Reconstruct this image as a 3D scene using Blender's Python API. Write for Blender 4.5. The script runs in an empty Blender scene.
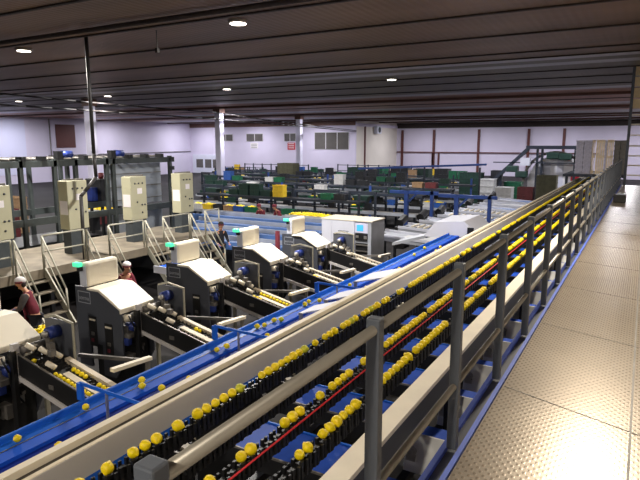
import bpy, math, random
from mathutils import Vector, Matrix
random.seed(7)
C = bpy.context.scene.collection
SC = bpy.context.scene
EYE = 4.5          # eye height above the factory floor
def Z(z): return z + EYE

# ------------------------------------------------------------------ camera
F = 566.8
cam = bpy.data.cameras.new('camera'); camo = bpy.data.objects.new('camera', cam); C.objects.link(camo)
cam.sensor_width = 36; cam.lens = F / 640 * 36; cam.clip_end = 400; cam.clip_start = .05
yaw, pit = math.radians(29.6), math.radians(9.75)
camo.location = (0, 0, EYE); camo.rotation_euler = (math.pi/2 - pit, 0, yaw)
SC.camera = camo
SC.view_settings.view_transform = 'Standard'; SC.view_settings.look = 'None'
SC.view_settings.gamma = 1; SC.view_settings.exposure = 0.12
SC.view_settings.use_curve_mapping = False

# ------------------------------------------------------------------ world (dim ambient fill added through the open rear end)
w = bpy.data.worlds.new('world'); SC.world = w; w.use_nodes = True
w.node_tree.nodes['Background'].inputs[0].default_value = (.80, .82, 1.0, 1)
w.node_tree.nodes['Background'].inputs[1].default_value = .10

LAMP_ROWS = [(-3.5, [-.6, -9, -18], 'warm'), (9.4, [-.35], 'warm'), (11.1, [-8.5, -16.6, -25.5, -34.5, -44], 'near'), (24, [-10, -19.2, -28.2, -36.9, -46, -55], 'mid'),
             (37, [-1, -10, -19.2, -28.2, -37.5, -47, -56], 'far'), (50, [-1, -10, -19.2, -28.2, -37.5, -47, -56], 'far'),
             (62, [-1, -10, -19.2, -28.2, -37.5, -47, -56], 'far'), (74, [-1, -10, -19.2, -27], 'far')]  # far rows are added unseen lamps that brighten the end walls
LAMP_COL = dict(warm=(1, .90, .74), near=(1, .96, .90), mid=(1, .97, .95), far=(.93, .93, 1.0))
LAMP_W = dict(warm=400, near=800, mid=620, far=430)

# ------------------------------------------------------------------ materials
def lin(c):
    c = c / 255
    return c / 12.92 if c <= .04045 else ((c + .055) / 1.055) ** 2.4
def mat(name, rgb, rough=.6, metal=0., var=.12, scale=6., bump=0., bscale=60., emit=0., spec=.5):
    m = bpy.data.materials.new(name); m.use_nodes = True
    nt = m.node_tree; b = nt.nodes['Principled BSDF']
    col = tuple(lin(c) for c in rgb)
    b.inputs['Roughness'].default_value = rough; b.inputs['Metallic'].default_value = metal
    b.inputs['Specular IOR Level'].default_value = spec
    tc = nt.nodes.new('ShaderNodeTexCoord')
    if var:
        n = nt.nodes.new('ShaderNodeTexNoise'); n.inputs['Scale'].default_value = scale; n.inputs['Detail'].default_value = 3
        nt.links.new(tc.outputs['Object'], n.inputs['Vector'])
        r = nt.nodes.new('ShaderNodeValToRGB')
        r.color_ramp.elements[0].position = .3; r.color_ramp.elements[1].position = .7
        r.color_ramp.elements[0].color = tuple(c * (1 - var) for c in col) + (1,)
        r.color_ramp.elements[1].color = tuple(min(1, c * (1 + var)) for c in col) + (1,)
        nt.links.new(n.outputs['Fac'], r.inputs['Fac']); nt.links.new(r.outputs['Color'], b.inputs['Base Color'])
    else:
        b.inputs['Base Color'].default_value = col + (1,)
    if bump:
        n2 = nt.nodes.new('ShaderNodeTexNoise'); n2.inputs['Scale'].default_value = bscale
        nt.links.new(tc.outputs['Object'], n2.inputs['Vector'])
        bp = nt.nodes.new('ShaderNodeBump'); bp.inputs['Strength'].default_value = bump; bp.inputs['Distance'].default_value = .01
        nt.links.new(n2.outputs['Fac'], bp.inputs['Height']); nt.links.new(bp.outputs['Normal'], b.inputs['Normal'])
    if emit:
        b.inputs['Emission Color'].default_value = col + (1,); b.inputs['Emission Strength'].default_value = emit
    return m
M = dict(
    lemon=mat('lemon_peel', (255, 221, 10), .42, var=.10, scale=14, bump=.25, bscale=180),
    lemon_green=mat('greenish_lemon_peel', (205, 205, 50), .42, var=.15, scale=14, bump=.25, bscale=180),
    cream=mat('cream_paint', (236, 226, 206), .5, var=.05),
    creamdark=mat('cream_paint_worn', (205, 192, 170), .55, var=.15, scale=3),
    slot=mat('dark_slot', (60, 55, 50), .6),
    greyface=mat('grey_paint', (200, 196, 196), .5, var=.06, scale=2),
    darkgrey=mat('charcoal_paint', (66, 68, 74), .5, var=.08, scale=3),
    post=mat('grey_post_paint', (82, 87, 96), .5, var=.1),
    tube=mat('brushed_tube', (146, 141, 132), .38, metal=.5, var=.08),
    black=mat('black_plastic', (26, 26, 28), .45, var=.15),
    blackm=mat('black_metal', (38, 38, 40), .45, metal=.3, var=.15),
    blue=mat('blue_paint', (28, 98, 205), .5, spec=.3, var=.06, scale=2),
    belt=mat('blue_belt', (24, 84, 200), .6, spec=.2, var=.08, scale=3),
    navy=mat('navy_belt', (14, 40, 132), .6, spec=.2, var=.08, scale=3),
    kick=mat('blue_edge_paint', (84, 106, 196), .5, var=.1),
    traybl=mat('tray_blue', (28, 74, 178), .6, spec=.25, var=.15, scale=5),
    red=mat('red_cord', (205, 40, 50), .5, var=.05),
    white=mat('white_cover', (240, 232, 214), .45, var=.03, scale=2),
    coolwhite=mat('cool_white_panel', (216, 218, 232), .45, var=.04, scale=2),
    slab=mat('slate_side_panel', (74, 77, 86), .45, var=.08, scale=2),
    green_lamp=mat('green_beacon', (80, 225, 170), .3, emit=1.0, var=0),
    motor=mat('blue_motor', (40, 58, 130), .4, metal=.2, var=.2),
    steel=mat('steel', (175, 172, 168), .35, metal=.7, var=.1),
    dull=mat('dull_steel', (120, 116, 112), .5, metal=.4, var=.2),
    cabinet=mat('beige_cabinet', (184, 180, 152), .5, var=.05, scale=2),
    pedestal=mat('pedestal_grey', (62, 68, 72), .6),
    paper=mat('paper_label', (232, 226, 228), .7, var=.03),
    platform=mat('worn_platform', (124, 114, 98), .7, var=.25, scale=2.5),
    railp=mat('galvanised_rail', (172, 168, 152), .5, metal=.2, var=.1),
    gantry=mat('dark_green_grey_frame', (60, 66, 66), .55, var=.15),
    panel=mat('gantry_panel', (150, 156, 164), .5, var=.12, scale=1.2),
    maroon=mat('maroon_cloth', (110, 32, 48), .8, var=.2, scale=10),
    sleeve=mat('grey_sleeve', (78, 72, 72), .8, var=.2, scale=10),
    trousers=mat('dark_trousers', (38, 38, 46), .85, var=.2),
    skin=mat('skin', (196, 142, 112), .55, var=.06),
    glove=mat('blue_glove', (50, 84, 190), .5, var=.05),
    cap=mat('white_cap', (228, 222, 222), .7, var=.05),
    capred=mat('maroon_cap_band', (120, 40, 55), .7, var=.1),
    hair=mat('dark_hair', (30, 22, 20), .7, var=.1),
    eye=mat('dark_eye', (20, 18, 18), .3, var=0),
    shoe=mat('black_shoe', (22, 22, 24), .5, var=.1),
    crate_green=mat('green_crate', (18, 98, 66), .5, var=.2),
    crate_dark=mat('dark_green_crate', (20, 52, 44), .5, var=.25),
    crate_black=mat('black_crate', (30, 32, 38), .5, var=.2),
    crate_brown=mat('brown_carton', (158, 128, 96), .8, var=.15),
    crate_olive=mat('olive_crate', (78, 76, 54), .7, var=.2),
    crate_white=mat('pale_crate', (206, 206, 206), .6, var=.1),
    crate_yellow=mat('yellow_crate', (226, 190, 40), .6, var=.1),
    crate_blue=mat('blue_crate', (40, 84, 160), .5, var=.2),
    crate_maroon=mat('maroon_crate', (104, 40, 44), .6, var=.2),
    bluegrey=mat('blue_grey_belt', (84, 118, 178), .45, var=.12, scale=2),
    palegrey=mat('pale_grey_metal', (172, 176, 186), .45, metal=.15, var=.12, scale=2),
    frameblue=mat('blue_frame_paint', (36, 72, 150), .5, var=.1),
    darkframe=mat('dark_frame_paint', (36, 44, 58), .5, var=.15),
    wall=mat('lilac_white_wall', (214, 206, 226), .8, var=.04, scale=.4),
    walllight=mat('pale_lilac_sheet', (214, 214, 240), .6, var=.03, scale=.4),
    warmwall=mat('warm_white_wall', (226, 218, 208), .8, var=.05, scale=.4),
    brown=mat('red_brown_steel', (92, 46, 42), .6, var=.1),
    trimbrown=mat('brown_fascia', (104, 74, 64), .6, var=.15, scale=1),
    darktrim=mat('dark_brown_fascia', (54, 44, 42), .7, var=.15),
    glass=mat('dark_window_glass', (92, 88, 84), .15, var=.2, scale=.6),
    winframe=mat('window_frame', (200, 196, 200), .5, var=.05),
    sign_red=mat('red_sign', (190, 40, 56), .5, var=0),
    wood=mat('raw_pallet_wood', (240, 218, 184), .8, var=.15, scale=8),
    lilacgrey=mat('lilac_grey_crate', (196, 192, 208), .6, var=.15, scale=12),
    tank=mat('tank_white', (240, 240, 246), .4, var=.05, scale=1),
    column=mat('column_paint', (206, 202, 220), .7, var=.05, scale=1),
    conduit=mat('dark_conduit', (40, 36, 34), .5, var=.1),
    screen=mat('cyan_screen', (70, 170, 215), .3, emit=.6, var=.0),
    orange=mat('orange_cone', (214, 120, 50), .6, var=.05),
    lens=mat('lamp_lens', (255, 244, 230), .4, emit=9, var=0),
    lamprim=mat('lamp_rim', (150, 140, 130), .5, var=.05),
    gatewarm=mat('cream_gate_panel', (226, 204, 160), .6, var=.06),
    greenplant=mat('green_machine_cover', (26, 58, 50), .6, var=.2),
)

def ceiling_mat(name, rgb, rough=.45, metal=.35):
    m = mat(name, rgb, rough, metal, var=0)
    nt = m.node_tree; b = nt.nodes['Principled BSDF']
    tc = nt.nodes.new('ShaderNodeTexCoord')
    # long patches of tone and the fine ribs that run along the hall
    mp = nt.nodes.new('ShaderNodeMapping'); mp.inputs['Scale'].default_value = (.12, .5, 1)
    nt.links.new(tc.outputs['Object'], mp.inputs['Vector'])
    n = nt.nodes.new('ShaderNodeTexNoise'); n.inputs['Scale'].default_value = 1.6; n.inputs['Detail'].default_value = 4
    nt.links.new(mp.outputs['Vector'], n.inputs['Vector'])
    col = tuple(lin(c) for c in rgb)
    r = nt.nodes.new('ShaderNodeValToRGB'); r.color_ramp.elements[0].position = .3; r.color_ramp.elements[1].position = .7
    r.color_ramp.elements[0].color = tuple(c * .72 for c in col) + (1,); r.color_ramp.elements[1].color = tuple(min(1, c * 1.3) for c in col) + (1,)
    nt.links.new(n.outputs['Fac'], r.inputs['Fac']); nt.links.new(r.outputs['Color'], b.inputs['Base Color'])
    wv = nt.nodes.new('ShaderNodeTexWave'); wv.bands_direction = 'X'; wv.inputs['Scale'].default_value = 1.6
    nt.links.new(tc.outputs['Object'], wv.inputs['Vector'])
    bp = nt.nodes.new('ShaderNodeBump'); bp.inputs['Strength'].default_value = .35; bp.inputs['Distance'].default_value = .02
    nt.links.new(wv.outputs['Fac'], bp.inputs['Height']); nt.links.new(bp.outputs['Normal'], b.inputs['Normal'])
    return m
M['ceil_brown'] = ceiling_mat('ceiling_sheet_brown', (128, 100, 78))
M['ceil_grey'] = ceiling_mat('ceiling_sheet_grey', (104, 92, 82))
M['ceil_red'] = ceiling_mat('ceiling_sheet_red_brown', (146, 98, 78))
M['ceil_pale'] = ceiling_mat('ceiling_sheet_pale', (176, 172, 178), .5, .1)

def tread_mat():
    m = bpy.data.materials.new('patterned_steel_tread'); m.use_nodes = True
    nt = m.node_tree; b = nt.nodes['Principled BSDF']; L = nt.links.new
    b.inputs['Metallic'].default_value = .5
    tc = nt.nodes.new('ShaderNodeTexCoord'); sp = nt.nodes.new('ShaderNodeSeparateXYZ'); L(tc.outputs['Object'], sp.inputs[0])
    def mth(op, a, bb=None):
        n = nt.nodes.new('ShaderNodeMath'); n.operation = op
        for i, v in enumerate((a, bb)):
            if v is None: continue
            if isinstance(v, (int, float)): n.inputs[i].default_value = v
            else: L(v, n.inputs[i])
        return n.outputs[0]
    # raised lozenges, 32 mm across and 48 mm along, staggered from row to row
    sx = mth('SINE', mth('MULTIPLY', sp.outputs['X'], 2 * math.pi / .042))
    sy = mth('SINE', mth('MULTIPLY', sp.outputs['Y'], 2 * math.pi / .062))
    pr = mth('MULTIPLY', sx, sy)
    bead = nt.nodes.new('ShaderNodeMapRange'); bead.inputs[1].default_value = .15; bead.inputs[2].default_value = .75
    L(pr, bead.inputs[0])
    bp = nt.nodes.new('ShaderNodeBump'); bp.inputs['Strength'].default_value = .2; bp.inputs['Distance'].default_value = .0014
    L(bead.outputs[0], bp.inputs['Height']); L(bp.outputs['Normal'], b.inputs['Normal'])
    n = nt.nodes.new('ShaderNodeTexNoise'); n.inputs['Scale'].default_value = 2.2; n.inputs['Detail'].default_value = 5; L(tc.outputs['Object'], n.inputs['Vector'])
    mx = nt.nodes.new('ShaderNodeMix'); mx.data_type = 'RGBA'
    mx.inputs['A'].default_value = (lin(144), lin(132), lin(118), 1); mx.inputs['B'].default_value = (lin(176), lin(162), lin(144), 1)
    L(mth('ADD', mth('MULTIPLY', n.outputs['Fac'], .7), mth('MULTIPLY', bead.outputs[0], .2)), mx.inputs['Factor'])
    L(mx.outputs['Result'], b.inputs['Base Color'])
    rr = nt.nodes.new('ShaderNodeMapRange'); rr.inputs[3].default_value = .32; rr.inputs[4].default_value = .24
    L(bead.outputs[0], rr.inputs[0]); L(rr.outputs[0], b.inputs['Roughness'])
    return m
M['tread'] = tread_mat()
M['floor'] = mat('stained_concrete', (30, 27, 27), .7, var=.35, spec=.2, scale=.35)

# ------------------------------------------------------------------ mesh builder
class MB:
    def __init__(s): s.v = []; s.f = []; s.mi = []; s.cur = 0
    def _add(s, vs, fs):
        o = len(s.v); s.v += [tuple(v) for v in vs]
        s.f += [tuple(i + o for i in f) for f in fs]; s.mi += [s.cur] * len(fs); return s
    def m(s, i): s.cur = i; return s
    def box(s, x0, x1, y0, y1, z0, z1):
        return s._add([(x0, y0, z0), (x1, y0, z0), (x1, y1, z0), (x0, y1, z0), (x0, y0, z1), (x1, y0, z1), (x1, y1, z1), (x0, y1, z1)],
                      [(0, 3, 2, 1), (4, 5, 6, 7), (0, 1, 5, 4), (1, 2, 6, 5), (2, 3, 7, 6), (3, 0, 4, 7)])
    def bar(s, a, b, w, h):     # rectangular bar from a to b
        a, b = Vector(a), Vector(b); d = (b - a).normalized()
        up = Vector((0, 0, 1)) if abs(d.z) < .95 else Vector((0, 1, 0))
        r = d.cross(up).normalized(); u = r.cross(d)
        vs = []
        for p in (a, b):
            for sx, sz in ((-1, -1), (1, -1), (1, 1), (-1, 1)): vs.append(p + r * sx * w / 2 + u * sz * h / 2)
        return s._add(vs, [(0, 1, 2, 3), (7, 6, 5, 4), (0, 4, 5, 1), (1, 5, 6, 2), (2, 6, 7, 3), (3, 7, 4, 0)])
    def cyl(s, a, b, r, n=12, r2=None):
        a, b = Vector(a), Vector(b); d = (b - a).normalized(); r2 = r if r2 is None else r2
        up = Vector((0, 0, 1)) if abs(d.z) < .95 else Vector((0, 1, 0))
        e = d.cross(up).normalized(); u = e.cross(d); vs = []
        for p, rr in ((a, r), (b, r2)):
            for k in range(n):
                t = 2 * math.pi * k / n; vs.append(p + e * math.cos(t) * rr + u * math.sin(t) * rr)
        fs = [(k, (k + 1) % n, n + (k + 1) % n, n + k) for k in range(n)] + [tuple(range(n - 1, -1, -1)), tuple(range(n, 2 * n))]
        return s._add(vs, fs)
    def tube(s, pts, r, n=8):
        for a, b in zip(pts[:-1], pts[1:]): s.cyl(a, b, r, n)
        return s
    def prism(s, pts, axis, a, b):  # polygon extruded along an axis; pts are the other two coordinates
        def mk(p, t):
            return {'x': (t, p[0], p[1]), 'y': (p[0], t, p[1]), 'z': (p[0], p[1], t)}[axis]
        n = len(pts); vs = [mk(p, a) for p in pts] + [mk(p, b) for p in pts]
        return s._add(vs, [tuple(range(n)), tuple(range(2 * n - 1, n - 1, -1))] + [(k, n + k, n + (k + 1) % n, (k + 1) % n) for k in range(n)])
    def ball(s, c, rx, ry, rz, nu=12, nv=8):
        vs = [(c[0], c[1], c[2] - rz)]
        for j in range(1, nv):
            ph = math.pi * j / nv - math.pi / 2
            for i in range(nu):
                t = 2 * math.pi * i / nu
                vs.append((c[0] + rx * math.cos(ph) * math.cos(t), c[1] + ry * math.cos(ph) * math.sin(t), c[2] + rz * math.sin(ph)))
        vs.append((c[0], c[1], c[2] + rz)); T = len(vs) - 1; fs = []
        for i in range(nu):
            fs.append((0, 1 + (i + 1) % nu, 1 + i)); fs.append((T, T - nu + i, T - nu + (i + 1) % nu))
            for j in range(nv - 2):
                a = 1 + j * nu + i; b2 = 1 + j * nu + (i + 1) % nu; fs.append((a, b2, b2 + nu, a + nu))
        return s._add(vs, fs)
    def mesh(s, name, mats, smooth=False):
        me = bpy.data.meshes.new(name); me.from_pydata(s.v, [], s.f)
        for mm in (mats if isinstance(mats, (list, tuple)) else [mats]): me.materials.append(mm)
        if any(s.mi): me.polygons.foreach_set('material_index', s.mi)
        me.update()
        import bmesh
        bm = bmesh.new(); bm.from_mesh(me); bmesh.ops.recalc_face_normals(bm, faces=bm.faces); bm.to_mesh(me); bm.free()
        if smooth: me.polygons.foreach_set('use_smooth', [True] * len(me.polygons))
        return me
    def build(s, name, mats, parent=None, smooth=False, bevel=0):
        o = bpy.data.objects.new(name, s.mesh(name, mats, smooth)); C.objects.link(o)
        if parent: o.parent = parent
        if bevel:
            b = o.modifiers.new('bevel', 'BEVEL'); b.width = bevel; b.segments = 2; b.limit_method = 'ANGLE'
        return o
def tag(o, label, cat, group=None, kind=None):
    o['label'] = label; o['category'] = cat
    if group: o['group'] = group
    if kind: o['kind'] = kind
    return o
def thing(name, label, cat, loc=(0, 0, 0), group=None, rz=0):
    o = bpy.data.objects.new(name, None); C.objects.link(o); o.location = loc; o.rotation_euler[2] = rz
    o.empty_display_size = .1
    return tag(o, label, cat, group)
def struct(name, mb, m, smooth=False):
    o = mb.build(name, m, None, smooth); o['kind'] = 'structure'; return o
def copy_tree(o, parent=None):
    c = o.copy(); C.objects.link(c)
    if parent: c.parent = parent
    for ch in list(o.children): copy_tree(ch, c)
    return c
def text(name, body, size, m, parent, loc, rot, ext=.002, shear=0):
    cu = bpy.data.curves.new(name, 'FONT'); cu.body = body; cu.size = size; cu.extrude = ext; cu.shear = shear
    t = bpy.data.objects.new(name + '_tmp', cu); C.objects.link(t)
    me = bpy.data.meshes.new_from_object(t.evaluated_get(bpy.context.evaluated_depsgraph_get()))
    bpy.data.objects.remove(t); me.materials.clear(); me.materials.append(m)
    o = bpy.data.objects.new(name, me); C.objects.link(o); o.parent = parent; o.location = loc; o.rotation_euler = rot
    return o

# ================================================================== STRUCTURE
CEIL = Z(2.8); LW = -60.0; OFX = -32.3; OFY = 66.0; FW = 80.0; RX = 3.0
struct('floor', MB().box(LW, RX, -6, FW, -.1, 0), M['floor'])
struct('wall_left', MB().box(LW - .3, LW, -6, OFY + .3, 0, CEIL), M['wall'])
struct('wall_office_front', MB().box(LW, OFX, OFY, OFY + .3, 0, CEIL), M['wall'])
struct('wall_office_side', MB().box(OFX - .3, OFX, OFY + .3, FW, 0, CEIL), M['warmwall'])
struct('wall_far', MB().box(OFX, RX, FW, FW + .3, 0, CEIL), M['wall'])
struct('wall_right', MB().box(RX, RX + .3, -6, FW, 0, CEIL), M['warmwall'])
# ceiling: sheets in bays, each with its own tone, dark battens over the joints
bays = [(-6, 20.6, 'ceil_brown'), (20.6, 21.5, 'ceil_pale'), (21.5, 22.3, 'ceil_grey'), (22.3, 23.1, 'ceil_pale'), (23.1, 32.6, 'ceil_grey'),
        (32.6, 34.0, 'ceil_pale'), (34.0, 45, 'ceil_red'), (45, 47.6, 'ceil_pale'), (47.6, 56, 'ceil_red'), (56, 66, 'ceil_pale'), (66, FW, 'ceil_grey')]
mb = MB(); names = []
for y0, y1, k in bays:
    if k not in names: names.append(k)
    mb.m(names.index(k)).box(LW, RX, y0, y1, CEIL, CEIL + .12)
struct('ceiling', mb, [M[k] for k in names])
mb = MB()
for y in (-3.2, 0, 2.6, 5.3, 8.0, 10.6, 13.2, 16.0, 19.2, 20.6, 24.6, 27.4, 31.0, 37.5, 41.2, 50, 53):
    mb.box(LW, RX, y - .045, y + .045, CEIL - .035, CEIL)
struct('trim_1', mb, M['darktrim'])
mb = MB()                                  # roof beams below the sheets, nearer ones added to hide the far lamps
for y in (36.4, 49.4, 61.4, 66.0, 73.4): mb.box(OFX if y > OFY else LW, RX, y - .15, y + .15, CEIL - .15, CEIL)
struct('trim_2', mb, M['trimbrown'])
struct('trim_3', MB().box(LW, OFX, OFY - .08, OFY, CEIL - .62, CEIL - .05), M['trimbrown'])
struct('trim_4', MB().box(OFX, RX, FW - .1, FW, CEIL - .75, CEIL - .05), M['darktrim'])
struct('trim_5', MB().box(OFX, OFX + .1, OFY, FW - .1, CEIL - .75, CEIL - .35), M['wall'])
mb = MB()                                  # red-brown wall posts and the sheeting rail
for r in (-.392, -.332, -.252, -.17, -.116): mb.box(r * FW - .16, r * FW + .16, FW - .3, FW - .1, 0, CEIL - 1.0)
mb.box(OFX + .1, -5, FW - .22, FW - .12, Z(-1.45), Z(-1.3))
mb.box(-26.8, -26.5, FW - .3, FW - .1, Z(-3.5), Z(-1.4)); mb.box(-25.9, -25.7, FW - .3, FW - .1, Z(-3.5), Z(-1.4))
struct('trim_6', mb, M['brown'])
mb = MB().box(OFX, OFX + .12, 68.6, 68.9, 0, CEIL - .7)
struct('trim_7', mb, M['brown'])
# left wall: paler sheeting and pipes
struct('trim_8', MB().box(LW, LW + .05, 30, 39.4, 1, CEIL - .2), M['walllight'])
# windows of the office block
def window(n, x0, x1, z0, z1, panes):
    root = struct(f'window_{n}', MB().box(x0, x1, OFY - .06, OFY, z0, z1), M['winframe'])
    wdt = (x1 - x0) / panes
    for k in range(panes):
        MB().box(x0 + wdt * k + .07, x0 + wdt * (k + 1) - .07, OFY - .08, OFY - .06, z0 + .06, z1 - .06).build('pane', M['glass'], root)
def xr(px):     # X at the office front for an image column
    a = math.atan((px - 320) / F / .985); return OFY * math.tan(a - yaw)
ZW = lambda y: Z((142.6 - y) / F * .985 * 66)
window(1, -54.5, -51.9, Z(.2), Z(1.2), 2)
window(2, -49.5, -46.6, Z(.15), Z(1.25), 2)
window(3, -43.1, -41.2, Z(.15), Z(1.25), 2)
window(4, -38.3, -33.2, Z(-.9), Z(1.35), 3)
# doors in the left corner
d = struct('door_1', MB().box(-59.6, -54.0, OFY - .1, OFY, 0, Z(-1.75)), M['coolwhite'])
for k, (x0, x1) in enumerate(((-58.9, -57.6), (-57.2, -56.0), (-55.7, -54.6))):
    MB().box(x0, x1, OFY - .13, OFY - .1, .8, Z(-2.45)).build('pane', M['glass'], d)
# columns
for x, y in ((-31.9, 25.6), (-30.15, 36.6), (-31.2, 50.6)):
    mb = MB().box(x - .26, x + .26, y - .26, y + .26, 0, CEIL - .45)
    o = mb.build('column', M['column'], None, bevel=.03)
    lab = {25.6: 'pale square column standing behind the dark green gantry, nearest the left wall', 36.6: 'pale square column left of the two in front of the office wall',
           50.6: 'pale square column just right of the small red sign'}[y]
    tag(o, lab, 'column')
    MB().box(x - .34, x + .34, y - .34, y + .34, CEIL - .45, CEIL).build('capital', M['trimbrown'], o)
struct('trim_9', MB().cyl((-30, 9.8, Z(2.7)), (1.5, 9.8, Z(2.7)), .055, 10), M['darktrim'], True)

# ================================================================== CEILING LAMPS
_first = {}
def lamp(x, y, kind, lab):
    if kind not in _first:
        t = thing('ceiling_lamp', lab, 'lamp', (x, y, CEIL), 'round downlights under the ceiling')
        MB().cyl((0, 0, 0), (0, 0, -.07), .24, 24, .22).build('housing', M['lamprim'], t, True)
        MB().cyl((0, 0, -.071), (0, 0, -.082), .19, 24).build('lens', M['lens'], t)
        L = bpy.data.lights.new('lamp_light_' + kind, 'AREA'); L.shape = 'DISK'; L.size = .4; L.energy = LAMP_W[kind]; L.color = LAMP_COL[kind]
        lo = bpy.data.objects.new('lamp_light', L); C.objects.link(lo); lo.parent = t; lo.location = (0, 0, -.10)
        _first[kind] = t
    else:
        t = copy_tree(_first[kind]); t.location = (x, y, CEIL); t['label'] = lab
for y, xs, kind in LAMP_ROWS:
    for x in xs:
        lab = {(11.1, -8.5): 'round white downlight at the top of the picture, right of the upper pair', (11.1, -16.6): 'round white downlight high on the left ceiling near the picture edge',
               (24, -10): 'round white downlight alone over the middle of the hall', (24, -19.2): 'round white downlight over the column by the office windows',
               (24, -28.2): 'round white downlight beside the long hanging conduit', (24, -36.9): 'small round downlight lowest at the left picture edge'}.get((y, x), 'unseen round downlight outside the marked bays, far rows added for light')
        lamp(x, y, kind, lab)

# ================================================================== WALKWAY
wkw = thing('walkway', 'raised walkway of patterned steel plate running along the sorting line', 'walkway')
tread = MB().box(-.70, .80, -3, 24.6, Z(-1.66), Z(-1.60)).build('deck', M['tread'], wkw)
mb = MB()
for i in range(16): mb.bar((-.69, .6 + i * 1.55, Z(-1.599)), (.79, .05 + i * 1.55, Z(-1.599)),   .005, .003)
mb.box(.05, .062, -3, 24.5, Z(-1.6), Z(-1.597))
mb.build('plate_seams', M['dull'], tread)
ch = thing('walkway_edge_channel', 'grey steel channel with blue painted lips edging the walkway', 'channel', (-.76, -3, Z(-1.6)))
MB().box(-.034, .035, 0, 27.5, -.07, -.02).build('web', M['post'], ch)
MB().box(.030, .056, 0, 27.5, -.02, .012).build('lip', M['kick'], ch)
MB().box(-.058, -.030, 0, 27.5, -.12, .008).build('lip', M['kick'], ch)
rail = thing('walkway_railing', 'grey steel railing between the walkway and the sorting line', 'railing', (-.765, 0, Z(-1.6)))
MB().cyl((0, .70, .963), (0, 24.6, .963), .0185, 14).build('handrail', M['tube'], rail, True)
MB().cyl((0, -1, .352), (0, 24.6, .352), .017, 12).build('middle_rail', M['tube'], rail, True)
pm = MB().box(-.026, .026, -.024, .022, 0, 1.005).mesh('post', M['post'])
for k in range(24):
    y = .70 + 1.035 * k
    o = bpy.data.objects.new('post', pm); C.objects.link(o); o.parent = rail; o.location = (0, y, 0)
    b = o.modifiers.new('bevel', 'BEVEL'); b.width = .006; b.segments = 2
# walkway support frame
mb = MB()
for k in range(9):
    for x in (-.66, .7): mb.box(x - .05, x + .05, 1 + 3 * k - .05, 1.1 + 3 * k, 0, Z(-1.80))
mb.box(-.72, -.62, -3, 24.6, Z(-1.80), Z(-1.66)).box(.65, .75, -3, 24.6, Z(-1.80), Z(-1.66)).build('under_frame', M['blackm'], wkw)
# end gate of the walkway
g = thing('end_gate', 'tall gate of pale horizontal panels closing the far walkway end', 'gate', (-.62, 24.75, Z(-1.6)))
MB().box(-.05, .05, -.05, .05, 0, CEIL - Z(-1.6)).build('post', M['post'], g)
MB().box(1.15, 1.25, -.05, .05, 0, CEIL - Z(-1.6)).build('post', M['post'], g)
for k in range(4): MB().box(.05, 1.15, -.02, .02, 2.86 + k * .4, 3.2 + k * .4).build('panel', M['gatewarm'], g)
for z in (.35, .72, 1.08, 1.45, 1.85, 2.25, 2.6): MB().box(.05, 1.15, -.02, .02, z, z + .05).build('bar', M['cream'], g)

# ================================================================== SORTER
SY0, SY1 = -.6, 31.0
bA = thing('sorter_side_beam', 'long cream topped grey beam between blue conveyor and lemon lanes', 'beam', (-2.62, SY0, 0))
L_ = SY1 - SY0
MB().box(0, .05, 0, L_, Z(-1.66), Z(-1.60)).build('top_flange', M['cream'], bA)
MB().box(.05, .095, 0, L_, Z(-1.68), Z(-1.640)).build('slot', M['slot'], bA)
MB().box(.095, .122, 0, L_, Z(-1.66), Z(-1.628)).build('inner_flange', M['cream'], bA)
MB().box(.095, .128, 0, L_, Z(-1.79), Z(-1.633)).build('web', M['greyface'], bA)
bB = thing('sorter_edge_beam', 'long cream topped charcoal beam beside the walkway railing', 'beam', (-1.252, SY0, 0))
MB().box(0, .125, 0, L_, Z(-1.65), Z(-1.62)).build('top_flange', M['cream'], bB)
MB().box(.08, .123, 0, L_, Z(-1.80), Z(-1.65)).build('web', M['darkgrey'], bB)
PITCH = .085
lanes = [(-2.265, 'beside the cream side beam'), (-2.0, 'hidden behind the handrail'), (-1.735, 'beside the red cord'), (-1.475, 'nearest the walkway')]
def chain_mesh():
    mb = MB(); n = int((SY1 - SY0) / PITCH)
    for i in range(n):
        y = SY0 + i * PITCH
        mb.box(-.014, .014, y - .026, y + .026, -.075, -.035)
        for sx in (-1, 1):
            mb.box(sx * .026 - .008, sx * .026 + .008, y - .035, y - .013, -.12, -.015)
            mb.box(sx * .034 - .006, sx * .034 + .006, y + .012, y + .030, -.11, -.022)
    return mb.mesh('roller_chain', M['black'])
cm = chain_mesh()
rm = MB().box(-.03, .03, SY0, SY1, -.115, -.085).mesh('track', M['blackm'])
for x, lab in lanes:
    t = thing('roller_lane', 'long black lane of fruit cups ' + lab, 'conveyor lane', (x, 0, Z(-1.65)))
    for nm, me in (('roller_chain', cm), ('track', rm)):
        o = bpy.data.objects.new(nm, me); C.objects.link(o); o.parent = t
tag(MB().cyl((-1.62, -.4, Z(-1.61)), (-1.62, 30.8, Z(-1.61)), .006, 6).build('safety_cord', M['red'], None, True), 'thin red cord stretched along the middle lemon lane', 'cord')
# sorter legs and cross members, dark below
t = thing('sorter_frame', 'dark steel frame standing under the lemon lanes and drop trays', 'frame')
for k in range(10):
    y = 1.04 + 3.06 * k
    MB().box(-2.56, -2.48, y - .04, y + .04, 0, Z(-1.79)).build('leg', M['blackm'], t)
    MB().box(-1.20, -1.12, y - .04, y + .04, 0, Z(-1.80)).build('leg', M['blackm'], t)
    MB().box(-2.48, -1.20, y - .03, y + .03, Z(-2.46), Z(-2.38)).build('cross_bar', M['blackm'], t)
for x in (-2.2, -1.3, -.98): MB().box(x - .03, x + .03, SY0, SY1, Z(-2.38), Z(-2.32)).build('tray_rail', M['blackm'], t)
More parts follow.
